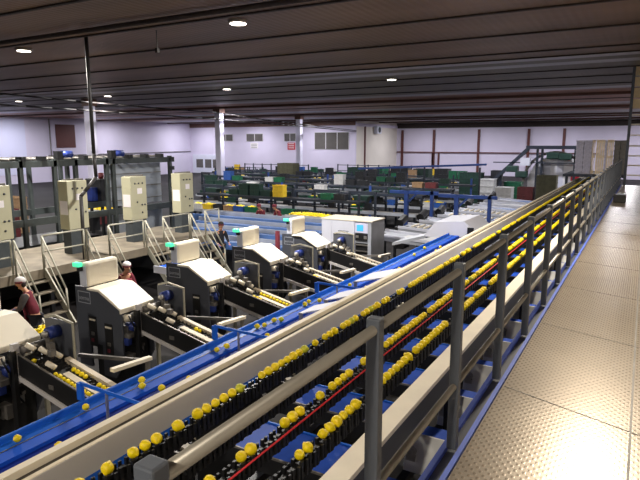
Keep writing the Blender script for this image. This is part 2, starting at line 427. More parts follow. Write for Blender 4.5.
# drop trays
first = None
TORD = 'nearest second third fourth fifth sixth seventh eighth ninth tenth eleventh twelfth thirteenth fourteenth fifteenth sixteenth seventeenth eighteenth nineteenth twentieth'.split()
for k in range(-1, 30):
    y = 3.60 + .765 * k
    lab = f'blue drop tray under the lemon lanes, {TORD[k + 1]} to the camera end' if k < 19 else 'blue drop tray far along under the lemon lanes'
    if first is None:
        t = thing('drop_tray', lab, 'tray', (0, y, Z(-2.08)), 'drop trays in a row under the lemon lanes')
        MB().box(-2.42, -1.33, .03, .44, -.05, -.01).build('tray_bed', M['traybl'], t)
        MB().box(-1.33, -.83, .075, .27, -.07, -.03).build('tray_spout', M['traybl'], t)
        MB().prism([(-.05, -.24), (-.036, -.24), (.074, .0), (.06, .0)], 'x', -1.33, -.83).build('end_plate', M['crate_white'], t)
        MB().box(-2.44, -1.33, 0, .03, -.10, .015).build('side_rail', M['blackm'], t)
        MB().box(-2.44, -1.34, .001, .012, .015, .03).build('rim', M['dull'], t)
        MB().box(-2.44, -1.33, .44, .455, -.10, .0).build('back_rail', M['blue'], t)
        mt = MB().cyl((-1.28, -.03, -.10), (-1.28, 0, -.10), .035, 10).cyl((-1.28, -.05, -.10), (-1.28, -.03, -.10), .018, 8)
        mt.box(-1.32, -1.25, -.03, 0, -.17, -.13).build('drive_clamp', M['steel'], t)
        first = t
    else:
        t = copy_tree(first); t.location = (0, y, Z(-2.08)); t['label'] = lab

# ================================================================== BLUE CONVEYOR
bc = thing('blue_conveyor', 'long bright blue belt conveyor carrying a few stray lemons', 'conveyor', (0, 0, Z(-2.1)))
Y0, Y1 = .6, 13.3
MB().box(-3.99, -3.955, Y0, Y1, -.22, -.05).build('outer_wall', M['blue'], bc, bevel=.012)
MB().box(-3.855, -3.847, Y0, Y1, -.10, -.095).build('belt_seam', M['dull'], bc)
MB().box(-3.955, -3.855, Y0, Y1, -.16, -.098).build('edge_belt', M['blue'], bc)
MB().box(-3.855, -3.72, Y0, Y1, -.16, -.10).build('belt', M['belt'], bc)
MB().box(-3.72, -3.05, Y0, Y1, -.19, -.13).build('return_belt', M['navy'], bc)
MB().box(-3.05, -3.0, Y0, Y1, -.25, .0).build('inner_wall', M['blue'], bc)
for k in range(5): MB().box(-3.9, -3.1, 1.2 + 3 * k, 1.3 + 3 * k, -2.4, -.19).build('leg', M['blackm'], bc)
for y, nm in ((2.92, 'nearest the camera'), (4.66, 'second from the camera'), (6.93, 'third from the camera')):
    t = thing('deflector_bar', 'thin blue deflector bar across the blue conveyor, ' + nm, 'bar', (-3.99, y, Z(-2.1)))
    MB().box(-.03, .03, -.015, .015, -.05, .10).build('bracket', M['blue'], t)
    MB().bar((0, 0, .10), (.95, -.03, .10), .012, .03).build('bar', M['blue'], t)
    MB().box(.33, .345, -.02, 0, -.13, .09).build('stem', M['steel'], t)
# bright plates bridging the blue conveyor and the side beam
for (x0, y0, x1, y1, z0, z1, nm) in ((-3.40, 5.45, -2.63, 5.85, -1.98, -1.74, 'lowest of the three'), (-3.38, 6.02, -2.63, 6.5, -1.96, -1.73, 'middle of the three'), (-3.5, 7.1, -2.63, 7.8, -1.97, -1.74, 'topmost of the three')):
    o = tag(MB().prism([(x0, Z(z0)), (x1, Z(z1)), (x1, Z(z1 - .015)), (x0, Z(z0 - .015))], 'y', y0, y1).build('guide_plate', M['coolwhite']), 'pale sloping guide plate over the blue conveyor, ' + nm, 'plate')
    MB().box(x0 + .03, x0 + .08, y0 - .02, y0, Z(z0 - .12), Z(z0 + .02)).build('clamp', M['steel'], o)
# pale hoods at the far end of the blue conveyor
hd = thing('sheet_metal_hood', 'pale bent sheet metal hood where the blue conveyor ends', 'hood', (-3.9, 14.0, Z(-2.2)))
MB().prism([(-.75, -.1), (-.45, .28), (.25, .34), (.62, .02), (.62, -.12)], 'y', -.6, .9).build('hood_shell', M['coolwhite'], hd)
MB().box(.35, .5, -.63, -.6, -.05, .2).build('hood_hole', M['black'], hd)
MB().prism([(-1.6, -.35), (-.6, -.05), (-.6, -.12), (-1.6, -.42)], 'y', -.55, .3).build('feed_sheet', M['palegrey'], hd)

# ================================================================== LEMONS
def lemon_mesh(nm, m, s=1):
    mb = MB(); n = 14; prof = [(-.046, .0), (-.044, .006), (-.036, .012), (-.026, .024), (-.012, .0325), (0, .0345), (.012, .033), (.025, .025), (.034, .014), (.040, .008), (.044, .0)]
    vs = []; fs = []
    for z, r in prof:
        for k in range(n):
            t = 2 * math.pi * k / n; vs.append((z * s * .92, max(r, .0006) * s * math.cos(t), max(r, .0006) * s * math.sin(t)))
    for j in range(len(prof) - 1):
        for k in range(n): fs.append((j * n + k, j * n + (k + 1) % n, (j + 1) * n + (k + 1) % n, (j + 1) * n + k))
    mb._add(vs, fs); return mb.mesh(nm, m, True)
LM = [lemon_mesh('lemon', M['lemon'], s) for s in (.84, .90, .96, 1.04)] + [lemon_mesh('lemon', M['lemon_green'], .95)]
lem = []     # position, mesh index, rotation, label, group
def add_lemon(p, mi, lab, grp): lem.append((Vector(p), mi, (random.uniform(-.5, .5), random.uniform(-.6, .6), random.uniform(0, 6.28)), lab, grp))
near = {0: [1.53, 1.62, 1.78, 1.96, 2.045, 2.13, 2.30, 2.465, 2.55, 2.635, 2.72, 2.805, 2.89, 3.145, 3.23, 3.315, 3.40, 3.485, 3.57, 3.655, 3.74, 3.91, 4.08, 4.165, 4.25],
        2: [1.70, 1.87, 1.955, 2.21, 2.295, 2.635, 2.72, 2.805, 3.06, 3.23, 3.315, 3.40, 3.485, 3.74, 3.825, 3.91, 3.995],
        3: [1.53, 1.7, 2.04, 2.38, 2.465, 2.635, 2.72, 2.805, 2.89, 2.975, 3.06, 3.48, 3.565, 3.65, 3.735, 3.82, 3.905, 3.99]}
ORD = ['the ' + w for w in 'first second third fourth fifth sixth seventh eighth ninth tenth eleventh twelfth thirteenth fourteenth fifteenth sixteenth'.split()]
for li, (x, lab) in enumerate(lanes):
    if li == 1: ys = [4.05, 5.5, 6.9, 8.3]
    else:
        ys = list(near[li]); y = ys[-1] + PITCH * 2
        while y < SY1 - .3:
            run = random.choice([3, 4, 5, 6, 8, 10, 12]) if li else random.choice([2, 3, 4, 5, 7, 9])
            for _ in range(run):
                ys.append(y); y += PITCH
            y += PITCH * random.choice([1, 1, 2, 2, 3])
    last = -9; run_no = -1
    for y in ys:
        if y > SY1 - .2: continue
        mi = random.choices([0, 1, 2, 3, 4], [3, 4, 3, 2, .25])[0]
        if li == 0 and abs(y - 2.89) < .01: mi = 4
        j = round((y - SY0) / PITCH); y = SY0 + j * PITCH
        if y - last > PITCH * 1.5: run_no += 1
        last = y; nm = ORD[run_no] if run_no < len(ORD) else 'a far'
        add_lemon((x, y, Z(-1.645)), mi, f'lemon, {nm[4:] if nm[:4] == "the " else nm} run from the near end, lane {lab}', f'{nm} run of lemons in the lane {lab}')
# strays on the blue conveyor
for q in ((-3.88, 2.28), (-3.57, 2.40), (-3.87, 2.87), (-3.88, 3.49), (-3.78, 3.40), (-3.64, 3.50), (-3.57, 3.78), (-3.78, 4.44), (-3.76, 4.58), (-3.87, 5.29), (-3.82, 5.37), (-3.62, 5.14), (-3.83, 5.59), (-3.77, 5.66),
          (-3.86, 6.38), (-3.67, 7.12), (-3.8, 7.62), (-3.65, 7.5), (-3.78, 6.64), (-3.88, 6.52), (-3.56, 7.7), (-3.62, 9.2), (-3.54, 9.7), (-3.78, 10.4), (-3.85, 11.2), (-3.57, 11.1), (-3.64, 11.6)):
    zz = -2.165 if q[0] < -3.72 else -2.194
    add_lemon((q[0], q[1], Z(zz)), random.choice([0, 1, 2, 4]), 'stray yellow lemon lying on the blue belt conveyor', 'stray lemons on the blue conveyor')

# ================================================================== PACKING MACHINES
OX, OY, MP = -7.49, 6.36, 2.225
def slopez(x): return -3.05 - .22 * (x + 6.5)     # outlet belt height
def machine(first=True):
    t = thing('weighing_machine', '', 'machine', (OX, OY, 0), 'white hooded weighing machines in a row')
    # side slabs (plane across the hall)
    prof = [(-1.13, .55), (-1.13, Z(-2.5)), (-.5, Z(-2.5)), (0, Z(-2.78)), (.02, Z(-3.7)), (-.2, .45), (-.5, .45), (-.5, 1.0), (-.8, 1.0), (-.8, .55)]
    for nm, y in (('side_panel', 0), ('side_panel', .68)):
        MB().prism(prof, 'y', y, y + .035).build(nm, M['slab'], t)
    for x0, x1, z0, z1 in ((-.82, -.62, 1.15, 1.5), (-.42, -.22, 1.02, 1.42)):   # openings with the works seen in them
        o = MB().box(x0, x1, -.004, 0, z0 - .2, z1).build('opening', M['black'], t)
        MB().box(x0 + .03, x1 - .02, -.02, -.004, z1 - .08, z1 - .05).build('mechanism', M['cream'], o)
        MB().box(x0 + .06, x1 - .06, -.016, -.004, z0 + .0, z0 + .06).build('mechanism', M['dull'], o)
        MB().box(x0 + .05, x1 - .08, -.016, -.004, z0 - .12, z0 - .06).build('mechanism', M['capred'], o)
    # hood and upright cover
    hood = MB().prism([(-.80, Z(-2.5)), (-.48, Z(-2.49)), (.03, Z(-2.77)), (.03, Z(-2.86)), (.0, Z(-2.86)), (-.0, Z(-2.80)), (-.5, Z(-2.54)), (-.80, Z(-2.54))], 'y', -.03, .74)
    hood.build('hood', M['white'], t, bevel=.015)
    MB().box(-.96, -.79, .0, .70, Z(-2.5), Z(-2.06)).build('upright_cover', M['white'], t, bevel=.05)
    MB().box(-.965, -.80, -.012, .0, Z(-2.48), Z(-2.12)).build('cover_end', M['coolwhite'], t)
    b = MB().box(-1.02, -.87, -.11, -.01, Z(-2.13), Z(-2.05)).build('beacon', M['green_lamp'], t, bevel=.015)
    MB().box(-.93, -.86, -.09, -.02, Z(-2.20), Z(-2.13)).build('beacon_socket', M['black'], b)
    # logo: outlined rectangle with lettering
    fr = MB(); x0, x1, z0, z1 = -1.06, -.74, Z(-2.79), Z(-2.58)
    for a in ((x0, x1, z0, z0 + .012), (x0, x1, z1 - .012, z1), (x0, x0 + .012, z0, z1), (x1 - .012, x1, z0, z1)): fr.box(a[0], a[1], -.006, -.001, a[2], a[3])
    lg = fr.build('logo_frame', M['palegrey'], t)
    text('logo_lettering', 'sorma', .105, M['palegrey'], lg, (-1.035, -.004, Z(-2.73)), (math.pi / 2, 0, 0))
    # works under the hood
    MB().box(-.72, -.1, .06, .66, .3, 1.25).build('inner_cabinet', M['blackm'], t)
    for y in (.12, .36, .58): MB().cyl((-.12, y, Z(-3.0)), (.02, y, Z(-2.95)), .06, 12).build('suction_drum', M['steel'], t, True)
    MB().cyl((-.05, .2, Z(-3.12)), (.14, .2, Z(-3.12)), .085, 14).build('drive_motor', M['motor'], t, True)
    MB().box(-.3, .1, .05, .66, Z(-3.3), Z(-3.22)).box(-.25, .04, .1, .3, Z(-3.225), Z(-3.1)).build('mechanism', M['dull'], t)
    MB().cyl((.02, .12, Z(-3.0)), (.02, .12, Z(-2.9)), .07, 12, .06).build('white_roller', M['cream'], t, True)
    MB().cyl((.05, .5, Z(-3.05)), (.05, .5, Z(-2.92)), .06, 12).build('white_roller', M['cream'], t, True)
    MB().box(.1, .15, .66, .72, .0, Z(-2.85)).build('front_upright', M['railp'], t)
    for i, (x_, y_, z_, k_) in enumerate(((.04, .08, -3.35, 'motor'), (-.02, .3, -3.05, 'dull'), (.06, .42, -3.2, 'darkgrey'), (.0, .56, -3.15, 'motor'), (.08, .3, -3.55, 'steel'), (-.04, .14, -3.75, 'dull'))):
        MB().box(x_ - .05, x_ + .06, y_ - .05, y_ + .05, Z(z_ - .07), Z(z_ + .06)).build('valve_block', M[k_], t, bevel=.01)
    MB().tube([(.08, .1, Z(-2.9)), (.16, .14, Z(-3.1)), (.1, .2, Z(-3.4)), (.2, .3, Z(-3.6))], .014, 6).build('hose', M['black'], t, True)
    MB().box(-.3, .15, .3, .36, Z(-3.5), Z(-3.45)).box(-.1, .1, .1, .2, Z(-3.8), Z(-3.6)).build('lower_mechanism', M['dull'], t)
    # guard panel before the slab
    g = MB().box(.06, .70, .80, .82, Z(-3.25), Z(-2.50)).build('guard_panel', M['slab'], t)
    MB().bar((.70, .79, Z(-3.25)), (.70, .79, Z(-2.50)), .025, .025).build('edge_trim', M['railp'], g)
    MB().bar((.71, .79, Z(-2.50)), (.33, .79, Z(-2.44)), .025, .03).build('edge_trim', M['railp'], g)
    MB().bar((.33, .79, Z(-2.44)), (.1, .79, Z(-2.50)), .025, .03).build('edge_trim', M['railp'], g)
    m_ = MB().cyl((.36, .62, Z(-2.66)), (.36, .8, Z(-2.66)), .09, 14).build('guard_motor', M['motor'], g, True)
    MB().cyl((.36, .56, Z(-2.66)), (.36, .62, Z(-2.66)), .05, 12).build('motor_shaft', M['steel'], m_, True)
    # outlet conveyor, sloping down from under the hood to the blue conveyor
    X0, X1 = .20, 3.35
    def slab_(y0, y1, dz0, dz1, xa=X0, xb=X1):
        return MB().prism([(xa, Z(slopez(OX + xa)) + dz0), (xb, Z(slopez(OX + xb)) + dz0), (xb, Z(slopez(OX + xb)) + dz1), (xa, Z(slopez(OX + xa)) + dz1)], 'y', y0, y1)
    slab_(.26, .28, -.34, .0).build('outlet_side', M['blackm'], t)
    slab_(.24, .26, -.37, -.30).build('outlet_rail', M['greyface'], t)
    slab_(.255, .28, .0, .016).build('outlet_edge', M['dull'], t)
    slab_(.28, .76, -.10, -.06).build('outlet_bed', M['black'], t)
    for y in (.335, .575):
        ch_ = slab_(y - .025, y + .045, -.075, -.06, X0 + .08, X1 - .1)
        for i in range(36):
            xx = X0 + .1 + i * .085; z_ = Z(slopez(OX + xx)); ch_.box(xx, xx + .04, y - .03, y + .03, z_ - .08, z_ - .045); ch_.box(xx, xx + .02, y + .03, y + .045, z_ - .08, z_ - .01)
        ch_.build('outlet_chain', M['blackm'], t)
    slab_(.40, .50, -.06, -.01, X0 + .75, X1).build('divider', M['creamdark'], t)
    slab_(.66, .74, -.2, .0, X0 + .45, X1).build('outlet_side', M['creamdark'], t)
    text('outlet_lettering', 'SORMA', .11, M['palegrey'], t, (1.35, .257, Z(slopez(OX + 1.35)) - .26), (math.pi / 2, .216, 0), shear=.2)
    MB().box(.85, .95, .25, .26, Z(slopez(OX + .9)) - .2, Z(slopez(OX + .9)) - .14).build('sticker', M['dull'], t)
    MB().box(.14, .20, .20, .30, Z(-3.3), Z(-2.72)).build('head_plate', M['greyface'], t)
    for xx in (.16, 2.7):
        MB().box(xx - .05, xx + .05, .18, .24, 0, Z(slopez(OX + xx)) - (-.05 if xx < 1 else .36)).build('leg', M['blackm'], t)
    MB().cyl((.24, .3, Z(-2.82)), (.24, .7, Z(-2.82)), .06, 12).build('head_roller', M['dull'], t, True)
    for k in range(4): MB().cyl((.3 + k * .14, .34 + .1 * (k % 3), Z(-2.74 - .06 * k)), (.42 + k * .14, .38 + .1 * (k % 3), Z(-2.80 - .06 * k)), .038, 10).build('white_nozzle', M['cream'], t, True)
    for k in range(3): MB().box(.34 + k * .16, .42 + k * .16, .6 - .1 * k, .68 - .1 * k, Z(-2.86), Z(-2.70 - .04 * k)).build('gripper', M['dull'], t)
    # low frame behind the outlet: cream cross bar and struts
    MB().bar((1.49, .76, Z(-3.02)), (1.52, 1.42, Z(-3.06)), .08, .05).build('frame_bar', M['cream'], t)
    MB().bar((.1, 1.30, Z(-3.25)), (1.5, 1.38, Z(-3.10)), .05, .05).build('frame_strut', M['dull'], t)
    MB().bar((1.5, 1.38, 0), (1.5, 1.38, Z(-3.08)), .05, .05).build('frame_strut', M['dull'], t)
    return t
base = machine()
labels = ['nearest, cut by the left picture edge', 'second in the row, before the second worker', 'third in the row, by the steel stairs', 'fourth in the row, left of the red post', 'last in the row, by the big white cabinet', 'behind the last hood, mostly hidden']
for n in range(5):
    t = base if n == 1 else copy_tree(base)
    t.location = (OX, OY + MP * (n - 1), 0); t['label'] = 'slate machine with cream hood, ' + labels[n]
def outlet_lemons(n, lanes_, lab):
    y = OY + MP * (n - 1)
    for dy, xs_ in lanes_:
        for x in xs_:
            if OX + x > -4.2: continue
            add_lemon((OX + x, y + dy + .335, Z(slopez(OX + x)) - .012), random.choice([0, 1, 2, 3]), 'yellow lemon on the sloping outlet conveyor of the ' + lab, 'lemons on the outlet of the ' + lab)
fr = lambda a, b, s=.078: [a + i * s for i in range(int((b - a) / s))]
outlet_lemons(0, [(.0, fr(.45, .6) + fr(.9, 1.7) + fr(1.85, 2.5)), (.24, fr(.95, 1.3) + fr(1.45, 1.9) + fr(2.1, 2.4))], 'nearest weighing machine')
outlet_lemons(1, [(.0, fr(2.35, 2.6)), (.24, [1.15, 1.23] + fr(2.1, 2.8))], 'second weighing machine')
outlet_lemons(2, [(.0, fr(.9, 1.15) + fr(1.7, 2.1)), (.24, fr(.9, 1.9))], 'third weighing machine')
outlet_lemons(3, [(.0, fr(1.0, 1.2)), (.24, fr(1.8, 2.2))], 'fourth weighing machine')

# ================================================================== BIG WHITE MACHINE
t = thing('sorting_cabinet', 'big white cabinet machine with blue screen at the end of the hooded row', 'machine', (-9.2, 16.3, 0))
MB().box(0, .38, 0, 1.0, 0, Z(-2.50)).build('left_body', M['coolwhite'], t, bevel=.02)
b = MB().box(.38, 1.22, 0, 1.0, 0, Z(-2.50)).build('middle_body', M['coolwhite'], t, bevel=.02)
text('body_lettering', 'sorma', .15, M['darkgrey'], b, (.62, -.003, Z(-2.90)), (math.pi / 2, 0, 0), shear=.25)
MB().box(-.02, 1.86, -.02, 1.02, Z(-2.50), Z(-2.46)).build('top_cover', M['cream'], t, bevel=.01)
c = MB().box(1.22, 1.72, .05, 1.0, 0, Z(-2.50)).build('control_body', M['palegrey'], t)
MB().box(1.25, 1.70, -.02, .05, Z(-2.86), Z(-2.55)).build('screen_panel', M['walllight'], c)
MB().box(1.32, 1.54, -.03, -.02, Z(-2.80), Z(-2.60)).build('screen', M['screen'], c)
MB().box(1.25, 1.68, .0, .05, Z(-3.12), Z(-2.9)).build('window_recess', M['black'], c)
MB().box(1.27, 1.37, -.01, .0, Z(-3.03), Z(-2.95)).build('button_plate', M['steel'], c)
MB().box(1.56, 1.66, -.01, .0, Z(-3.05), Z(-2.95)).build('button_plate', M['steel'], c)
for k in range(3): MB().bar((1.25, -.02, Z(-3.25 - .2 * k)), (1.72, -.02, Z(-3.25 - .2 * k)), .03, .04).build('cross_rail', M['dull'], c)
MB().box(1.25, 1.7, .02, .05, .9, Z(-3.2)).build('lower_opening', M['black'], c)
MB().box(1.72, 1.84, -.05, 1.0, .2, Z(-2.52)).build('right_side', M['palegrey'], t)
d_ = MB().cyl((.95, -.85, Z(-3.3)), (.95, -.35, Z(-3.25)), .24, 16).build('black_drum', M['black'], t, True)
MB().cyl((.95, -.95, Z(-3.3)), (.95, -.85, Z(-3.3)), .12, 12).build('drum_hub', M['darkgrey'], d_, True)
MB().box(.8, 1.1, -.8, 0, 0, Z(-3.5)).build('drum_stand', M['blackm'], t)

# grey outfeed tables beyond it, in step with the machines
for k in range(8):
    y = 18.3 + 2.1 * k
    xw = -9.2 + .1 * k
    t = thing('outfeed_table', f'grey outfeed table sloping to the line, {["nearest", "second", "third", "fourth", "fifth", "sixth", "seventh", "eighth", "farthest"][k]} beyond the white cabinet machine', 'table', (xw, y, 0))
    MB().prism([(1.0, Z(-3.25)), (4.9, Z(-3.45)), (4.9, Z(-3.6)), (1.0, Z(-3.4))], 'y', 0, 1.05).build('table_bed', M['palegrey'], t)
    MB().bar((1.0, -.02, Z(-3.22)), (4.9, -.02, Z(-3.42)), .05, .10).build('side_rail', M['coolwhite'], t)
    MB().bar((1.0, 1.07, Z(-3.22)), (4.9, 1.07, Z(-3.42)), .05, .10).build('side_rail', M['coolwhite'], t)
    MB().cyl((1.0, .1, Z(-3.1)), (1.0, .7, Z(-2.95)), .16, 12).box(.8, 1.2, .1, .7, .4, Z(-3.25)).build('drive_unit', M['black'], t)
    for xx in (1.6, 4.5): MB().box(xx, xx + .08, .4, .5, 0, Z(-3.5)).build('leg', M['blackm'], t)
    MB().box(1.9, 3.6, .15, .9, Z(-3.36), Z(-3.3)).build('belt', M['bluegrey' if k % 2 else 'crate_white'], t)
    if k in (1, 3, 4):
        rl = MB()
        for j in range(9): rl.cyl((1.5 + j * .25, .15, Z(-3.2 - j * .0125)), (1.5 + j * .25, .9, Z(-3.2 - j * .0125)), .05, 8)
        rl.build('rollers', M['cream'], t, True)

# ================================================================== PLATFORM, STAIRS, CABINETS
PZ = Z(-3.2)
t = thing('work_platform', 'worn raised steel platform carrying the beige control cabinets', 'platform', (0, 0, 0))
MB().box(-16.2, -13.2, 2, 15.9, PZ - .18, PZ).build('deck', M['platform'], t)
MB().box(-13.2, -13.12, 2, 15.9, PZ - .22, PZ + .02).build('fascia', M['platform'], t)
for k in range(6): MB().box(-13.4, -13.3, 2.4 + 2.225 * k, 2.5 + 2.225 * k, 0, PZ - .18).build('leg', M['blackm'], t)
MB().box(-15.9, -15.8, 2, 15.8, 0, PZ - .18).build('rear_skirt', M['blackm'], t)
sty = [5.9, 8.1, 10.18, 12.32, 14.32]
rl = thing('platform_railing', 'pale steel railing along the front of the raised platform', 'railing', (-13.2, 0, PZ))
segs = [(4.2, 5.85), (6.75, 8.05), (8.9, 10.13), (10.98, 12.27), (13.1, 14.3), (15.1, 15.85)]
for a, b in segs:
    MB().tube([(0, a, 0), (0, a, .86), (0, b, .86), (0, b, 0)], .024, 8).build('guard_frame', M['railp'], rl, True)
    MB().cyl((0, a, .45), (0, b, .45), .02, 8).build('middle_rail', M['railp'], rl, True)
first = None
sl = ['cut by the left picture edge', 'behind the first worker', 'behind the second worker', 'right of the third control cabinet', 'last one at the platform end']
for k, y in enumerate(sty):
    if first is None:
        s = thing('steel_stairs', '', 'stairs', (-13.15, y, 0), 'steel stairs down from the platform')
        for yy in (0, .74):
            MB().bar((.0, yy, PZ), (1.05, yy, .02), .04, .16).build('stringer', M['railp'], s)
            MB().tube([(0, yy, PZ), (0, yy, PZ + .86), (.82, yy, Z(-3.6)), (.86, yy, .25)], .024, 8).build('handrail', M['railp'], s, True)
            MB().cyl((.03, yy, PZ + .42), (.82, yy, Z(-3.95)), .018, 8).build('middle_rail', M['railp'], s, True)
        for j in range(5): MB().box(.08 + j * .19, .28 + j * .19, .02, .72, PZ - .24 * (j + 1) - .03, PZ - .24 * (j + 1)).build('step', M['platform'], s)
        first = s
    else:
        s = copy_tree(first); s.location = (-13.15, y, 0)
    s['label'] = 'pale steel stairs with handrails, ' + sl[k]
first = None
cl = ['cut by the left picture edge', 'second from the left, under the bent conduit', 'third from left, by the grey gantry panels', 'rightmost, at the end of the gantry']
for k, y in enumerate((8.12, 10.46, 12.76, 15.0)):
    if first is None:
        c = thing('control_cabinet', '', 'cabinet', (-14.2, y, PZ), 'beige control cabinets on the platform')
        MB().box(-.42, 0, 0, .66, .72, 2.12).build('body', M['cabinet'], c, bevel=.015)
        MB().box(-.38, -.03, .04, .62, 0, .72).build('pedestal', M['pedestal'], c)
        MB().box(-.40, .0, -.006, 0, .73, 2.10).build('side_cover', M['cabinet'], c)
        MB().box(-.36, -.03, -.012, -.006, 1.15, 1.55).build('paper_notice', M['paper'], c)
        MB().box(0, .012, .26, .46, 1.56, 1.74).build('display', M['paper'], c)
        for (yy, zz) in ((.17, 1.9), (.33, 1.9), (.49, 1.9), (.24, 1.3), (.44, 1.2), (.56, 1.2), (.44, .95)):
            MB().cyl((0, yy, zz), (.025, yy, zz), .028, 10).build('knob', M['darkgrey'], c, True)
        MB().bar((-.35, .1, 2.13), (-.05, .58, 2.15), .08, .05).build('cable_entry', M['dull'], c)
        first = c
    else:
        c = copy_tree(first); c.location = (-14.2, y, PZ)
    c['label'] = 'beige control cabinet on grey pedestal, ' + cl[k]
# long conduits
o = tag(MB().tube([(-13.35, 10.76, CEIL), (-13.35, 10.76, Z(-.3)), (-13.32, 10.76, Z(-.95)), (-13.32, 10.35, Z(-1.33)), (-13.32, 10.22, Z(-1.45)), (-13.32, 10.20, PZ - .02)], .05, 8).build('conduit', M['conduit'], None, True), 'long dark conduit dropping from the ceiling to the second cabinet', 'conduit')
# sagging cables between the columns
def sag(a, b, d, n=14):
    a, b = Vector(a), Vector(b); return [a.lerp(b, i / n) - Vector((0, 0, d * 4 * (i / n) * (1 - i / n))) for i in range(n + 1)]
tag(MB().tube(sag((-29, 13, Z(2.65)), (-29, 34.8, Z(2.3)), .12) + sag((-29, 34.8, Z(2.3)), (-29, 47, Z(1.75)), .05)[1:] + [Vector((-32.2, 66, Z(1.5)))], .05, 6).build('overhead_cable', M['conduit'], None, True), 'dark sagging cable strung high past the columns, upper one', 'cable')
tag(MB().tube(sag((-29, 13, Z(1.95)), (-29, 34.8, Z(1.8)), .0) + sag((-29, 34.8, Z(1.8)), (-29, 47, Z(1.57)), .03)[1:] + [Vector((-32.2, 66, Z(1.35)))], .05, 6).build('overhead_cable', M['conduit'], None, True), 'dark cable strung past the columns, lower one', 'cable')
o = tag(MB().cyl((-11.0, 11, CEIL), (-11.0, 11, Z(2.35)), .012, 6).box(-11.04, -10.96, 10.96, 11.04, Z(2.25), Z(2.36)).build('hanging_sensor', M['conduit']), 'small dark sensor hanging on a wire below the ceiling', 'sensor')

# ================================================================== GANTRY BEHIND CABINETS
t = thing('stacking_gantry', 'dark green-grey steel gantry with conveyors behind the control cabinets', 'gantry', (-17, 0, 0))
TZ = Z(-.56)
for i, (a, b) in enumerate(((1.0, 14.2), (14.2, 17.6))):
    for x in (0, -2.6):
        MB().box(x - .07, x + .07, a, b, TZ - .22, TZ - .02).build('top_beam', M['gantry'], t)
        MB().box(x - .05, x + .05, a, b, Z(-2.65), Z(-2.42)).build('middle_beam', M['gantry'], t)
for y in (7.6, 9.0, 9.6, 10.9, 12.1, 12.9, 14.2, 14.5, 17.4):
    for x in (0, -2.6): MB().box(x - .07, x + .07, y - .06, y + .06, 0, TZ + .03).build('post', M['gantry'], t)
for y in (10.4, 12.1, 14.2, 17.4): MB().box(-2.6, 0, y - .05, y + .05, TZ - .2, TZ - .05).build('cross_beam', M['gantry'], t)
MB().box(-.5, -.44, 14.5, 17.3, Z(-2.4), TZ - .25).build('upper_panel', M['panel'], t)
MB().box(-.5, -.44, 14.5, 17.3, .6, Z(-2.68)).build('lower_panel', M['panel'], t)
for k in range(3): MB().box(-.44, -.42, 14.5, 17.3, Z(-1.2 - .5 * k), Z(-1.17 - .5 * k)).build('panel_rib', M['dull'], t)
mb = MB()
for k in range(34): mb.cyl((-.3, 2.2 + k * .45, TZ + .02), (-2.3, 2.2 + k * .45, TZ + .02), .045, 8)
mb.build('roller_deck', M['dull'], t, True)
for y in (10.9, 11.6, 13.2, 15.2, 16.0, 16.8): MB().box(-.2, .12, y, y + .16, TZ - .02, TZ + .12).build('sensor_box', M['blackm'], t)
for y in (9.0, 12.4, 14.6):
    mb = MB().cyl((.0, y, TZ + .17), (.04, y + .36, TZ + .17), .12, 14)
    m_ = mb.build('drive_motor', M['motor'], t, True); MB().box(-.12, .1, y - .22, y, TZ, TZ + .28).build('gear_box', M['blackm'], m_)
for k in range(6): MB().box(.09, .16, 17.3, 17.5, Z(-.75 - .35 * k), Z(-.6 - .35 * k)).build('sensor_box', M['blackm'], t)
MB().cyl((.0, 1, TZ + .42), (.0, 9.8, TZ + .42), .03, 8).cyl((0, 9.8, TZ + .42), (0, 9.8, TZ), .03, 8).build('guard_rail', M['conduit'], t, True)
MB().box(-2.4, -.3, 10.6, 14.0, .5, 1.15).build('lower_conveyor', M['blackm'], t)
# machines seen through the gantry
t2 = thing('infeed_machine', 'dark cluttered infeed machine seen through the gantry opening', 'machine', (-20.8, 16.6, 0))
MB().box(-.5, .5, 0, 1.2, 1.9, 2.95).build('body', M['black'], t2, bevel=.03)
MB().box(-.4, .3, -.3, 0, 2.0, 2.6).build('side_box', M['motor'], t2, bevel=.03)
MB().cyl((.2, .3, 2.95), (.2, .3, 3.2), .12, 12).build('chimney', M['crate_maroon'], t2, True)
t3 = thing('bin_tipper', 'dark bin tipper standing behind the left part of the gantry', 'machine', (-21, 10.8, 0))
MB().box(-.6, .8, -.6, 1.3, 1.2, 2.2).build('body', M['black'], t3, bevel=.03)
MB().box(-.2, .4, .1, .9, 2.2, 2.55).build('motor_cover', M['crate_blue'], t3, bevel=.04)
MB().box(-.5, .7, -.5, 1.2, 0, 1.2).build('base', M['blackm'], t3)
for px_ in (-.4, .3):
    for py_ in (.1, 1.0): MB().box(px_, px_ + .1, py_, py_ + .1, 0, 1.9).build('leg', M['blackm'], t2)

# ================================================================== WALL THINGS
tag(MB().box(LW, LW + .08, 43.2, 45.8, Z(-.6), Z(2.1)).build('wall_vent', M['brown'], None, bevel=.02), 'square red-brown panel high on the left wall', 'panel')
tag(MB().cyl((LW + .1, 42.4, 0), (LW + .1, 42.4, CEIL - .1), .06, 8).build('wall_pipe', M['dull'], None, True), 'thin grey pipe running down the left wall', 'pipe')
tag(MB().cyl((LW + .1, 42, Z(-1.5)), (LW + .1, 65.8, Z(-1.3)), .05, 8).build('wall_conduit', M['dull'], None, True), 'thin conduit running level along the left wall', 'conduit')
s = tag(MB().box(-42.55, -41.35, OFY - .05, OFY, Z(-.95), Z(.0)).build('warning_sign', M['sign_red']), 'small square red and white sign under the third office window', 'sign')
for k in range(3): MB().box(-42.4, -41.5, OFY - .07, OFY - .05, Z(-.2 - .28 * k), Z(-.1 - .28 * k)).build('lettering_line', M['paper'], s)
